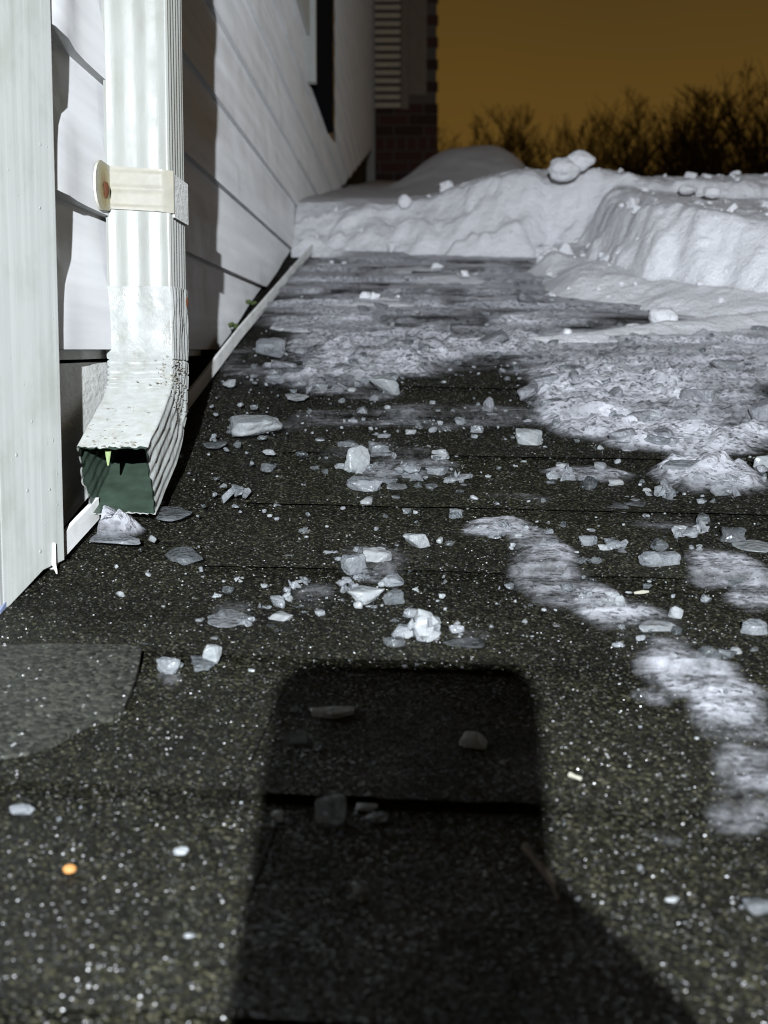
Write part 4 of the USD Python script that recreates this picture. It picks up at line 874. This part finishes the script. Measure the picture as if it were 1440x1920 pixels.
# rounded outline
cs = m3.CrossSection([[(-pw / 2 + 0.009, -ph_ / 2 + 0.009), (pw / 2 - 0.009, -ph_ / 2 + 0.009), (pw / 2 - 0.009, ph_ / 2 - 0.009), (-pw / 2 + 0.009, ph_ / 2 - 0.009)]]).offset(0.009, m3.JoinType.Round, 2.0, 32)
mm = cs.extrude(0.0076).to_mesh(); pv = np.array(mm.vert_properties[:, :3])
obj("case", trimesh.Trimesh(np.stack([pcx + pv[:, 0], -0.0042 - pv[:, 2], ztop - ph_ / 2 + pv[:, 1]], 1), mm.tri_verts, process=False), M["phone"], phone, 40)
obj("screen", box(pcx - pw / 2 + 0.003, pcx + pw / 2 - 0.003, -0.0122, -0.0119, ztop - ph_ + 0.004, ztop - 0.004), M["glass_dark"], phone)
def chain(*js):
    """js: (point, radius) along a limb -> Manifold hull chain."""
    out = []
    for (a, ra), (b, rb_) in zip(js[:-1], js[1:]):
        sa_ = m3.Manifold.sphere(ra, 20).translate(list(map(float, a))); sb_ = m3.Manifold.sphere(rb_, 20).translate(list(map(float, b)))
        out.append(m3.Manifold.batch_hull([sa_, sb_]))
    return out
def fuse(parts, res, it=8):
    m = m3.Manifold.batch_boolean(parts, m3.OpType.Add).refine_to_length(res).to_mesh()
    t_ = trimesh.Trimesh(m.vert_properties[:, :3], m.tri_verts, process=True); trimesh.smoothing.filter_taubin(t_, iterations=it); return t_
wk = thing("worker", "crouching person in dark work coat holding the phone", "person")
ro = lambda x, y, up_: np.array([x, y, S * y + up_])
hipL, hipR = ro(-0.07, -1.22, 0.36), ro(0.11, -1.22, 0.36); chest = np.array([0.03, -0.98, 0.30]); neck = np.array([0.0, -0.86, 0.36])
shR, shL = np.array([0.165, -0.82, 0.28]), np.array([-0.15, -0.86, 0.28])
elR, wrR = np.array([0.19, -0.42, 0.13]), np.array([0.085, -0.14, 0.145])
parts = chain((hipL, .12), (chest, .135)) + chain((hipR, .12), (chest, .135)) + chain((chest, .13), (neck, .07)) + chain((chest, .11), (shR, .075)) + chain((chest, .11), (shL, .075))
parts += chain((shR, .07), (elR, .05), (wrR, .036)) + chain((shL, .07), (ro(-0.30, -0.75, 0.20), .05), (ro(-0.26, -0.56, 0.06), .036))
for hp, kx in ((hipL, -0.15), (hipR, 0.20)):
    parts += chain((hp, .11), (ro(kx, -0.92, 0.075), .07), (ro(kx, -1.32, 0.06), .05), (ro(kx, -1.48, 0.05), .045))
head_c = np.array([-0.018, -0.815, 0.452])
hd_ = [m3.Manifold.sphere(0.092, 40).scale([0.82, 1.0, 1.15]).translate(list(head_c))] + chain((neck, .055), (head_c - [0, 0.01, 0.04], .055)) + [m3.Manifold.sphere(0.014, 16).scale([0.8, 1.3, 1.2]).translate([head_c[0], head_c[1] + 0.094, head_c[2] - 0.015])] \
    + chain((head_c + [-0.02, 0.078, -0.06], .016), (head_c + [0.02, 0.078, -0.06], .016)) + [m3.Manifold.sphere(0.02, 16).scale([0.5, 0.8, 1.4]).translate([head_c[0] + s_ * 0.077, head_c[1] - 0.005, head_c[2] - 0.01]) for s_ in (-1, 1)]
obj("coat", fuse(parts, 0.03), M["coat"], wk, True)
obj("head", fuse(hd_, 0.012, 4), M["skin"], wk, True)
for s_ in (-1, 1):
    e_ = trimesh.creation.icosphere(2, 0.0095); e_.apply_translation(head_c + [s_ * 0.030, 0.083, 0.004]); obj("eye", e_, M["glass_dark"], wk, True)
cap = trimesh.creation.icosphere(3, 0.1); cv_ = np.array(cap.vertices); cap = cap.slice_plane([0, 0, 0.02], [0, 0.25, 1]); cap.apply_scale([0.86, 1.03, 1.18]); cap.apply_translation(head_c); obj("beanie", cap, M["beanie"], wk, True)
# right glove: palm behind the phone's lower right, thumb in front, fingers round the far side
pl = np.array([0.036, -0.030, 0.165])
hand = [m3.Manifold.batch_hull([m3.Manifold.sphere(0.014, 16).translate(list(map(float, p))) for p in ((0.0145, -0.030, 0.2475), (0.020, -0.030, 0.180), (0.036, -0.030, 0.2265), (0.060, -0.060, 0.160), (0.056, -0.056, 0.205), (0.082, -0.085, 0.176))])]
hand += chain(((0.074, -0.082, 0.176), .030), (wrR, .036))
for i, zz in enumerate((0.221, 0.203, 0.187, 0.172)):
    l_ = (0.92, 1.0, 0.95, 0.8)[i]
    hand += chain(((0.036, -0.018, zz - 0.006), .0095), ((0.034, 0.000, zz), .009), ((0.034 - 0.020 * l_, 0.0055, zz + 0.003), .008), ((0.034 - 0.042 * l_, 0.0058, zz + 0.004), .007))[:2] if False else chain(((0.036, -0.018, zz - 0.006), .0095), ((0.0335, -0.003, zz), .009), ((0.0318, 0.001, zz + 0.002), .0075))
hand += chain(((0.036, -0.036, 0.212), .013), ((0.022, -0.027, 0.226), .0105), ((0.004, -0.022, 0.232), .009))
obj("right_glove", fuse(hand, 0.004, 6), M["glove"], wk, True)
lw = ro(-0.26, -0.56, 0.05); lh = [m3.Manifold.batch_hull([m3.Manifold.sphere(0.014, 16).translate(list(map(float, lw + d))) for d in ([-.03, .02, -.02], [.03, .02, -.02], [-.03, .09, -.012], [.03, .09, -.012])])] + chain((lw, .03), (lw + [0, .03, -.02], .022))
for i in range(4):
    b_ = lw + [-.03 + .02 * i, .09, -.012]; lh += chain((b_, .0095), (b_ + [0, .035, .004], .009), (b_ + [0, .065 - .006 * abs(i - 1), .006], .0075))
lh += chain((lw + [.03, .03, -.02], .012), (lw + [.058, .06, -.018], .0105), (lw + [.066, .085, -.016], .009))
obj("left_glove", fuse(lh, 0.004, 6), M["glove"], wk, True)
torch = thing("head_torch", "small lit head torch on the crouching person's forehead", "head torch")
hb = trimesh.creation.annulus(0.097, 0.1, 0.024, 48); hb.apply_scale([0.87, 1.05, 1]); hb.apply_translation(head_c + [0, 0, 0.05]); obj("strap", hb, M["phone"], torch, True)
cup = trimesh.creation.annulus(0.0175, 0.021, 0.03, 32); cup.apply_transform(trimesh.transformations.rotation_matrix(math.pi / 2, [1, 0, 0])); cup.apply_translation(LAMP + [0, -0.016, 0]); obj("housing", cup, M["phone"], torch, True)
M["reflector"] = plain("reflector", (0.8, 0.8, 0.8), 0.2, 0, 100, 0.0, 1.0)
rd = trimesh.creation.cylinder(0.0174, 0.004, sections=32); rd.apply_transform(trimesh.transformations.rotation_matrix(math.pi / 2, [1, 0, 0])); rd.apply_translation(LAMP + [0, -0.026, 0]); obj("reflector", rd, M["reflector"], torch, True)
lamp = UsdLux.SphereLight.Define(stage, str(torch.GetPath()) + "/bulb")
target = np.array([0.20, 1.9, 0.34]); dz = -(target - LAMP); dz /= np.linalg.norm(dz); dx_ = np.cross([0, 0, 1.0], dz); dx_ /= np.linalg.norm(dx_); dy_ = np.cross(dz, dx_)
lm = np.eye(4); lm[0, :3], lm[1, :3], lm[2, :3], lm[3, :3] = dx_, dy_, dz, LAMP
lamp.AddTransformOp().Set(Gf.Matrix4d(lm.tolist()))
lamp.CreateRadiusAttr(0.004); lamp.CreateIntensityAttr(LAMP_INTENSITY); lamp.CreateColorAttr(Gf.Vec3f(0.93, 0.985, 1.06))
shp = UsdLux.ShapingAPI.Apply(lamp.GetPrim()); shp.CreateShapingConeAngleAttr(66.0); shp.CreateShapingConeSoftnessAttr(1.0)
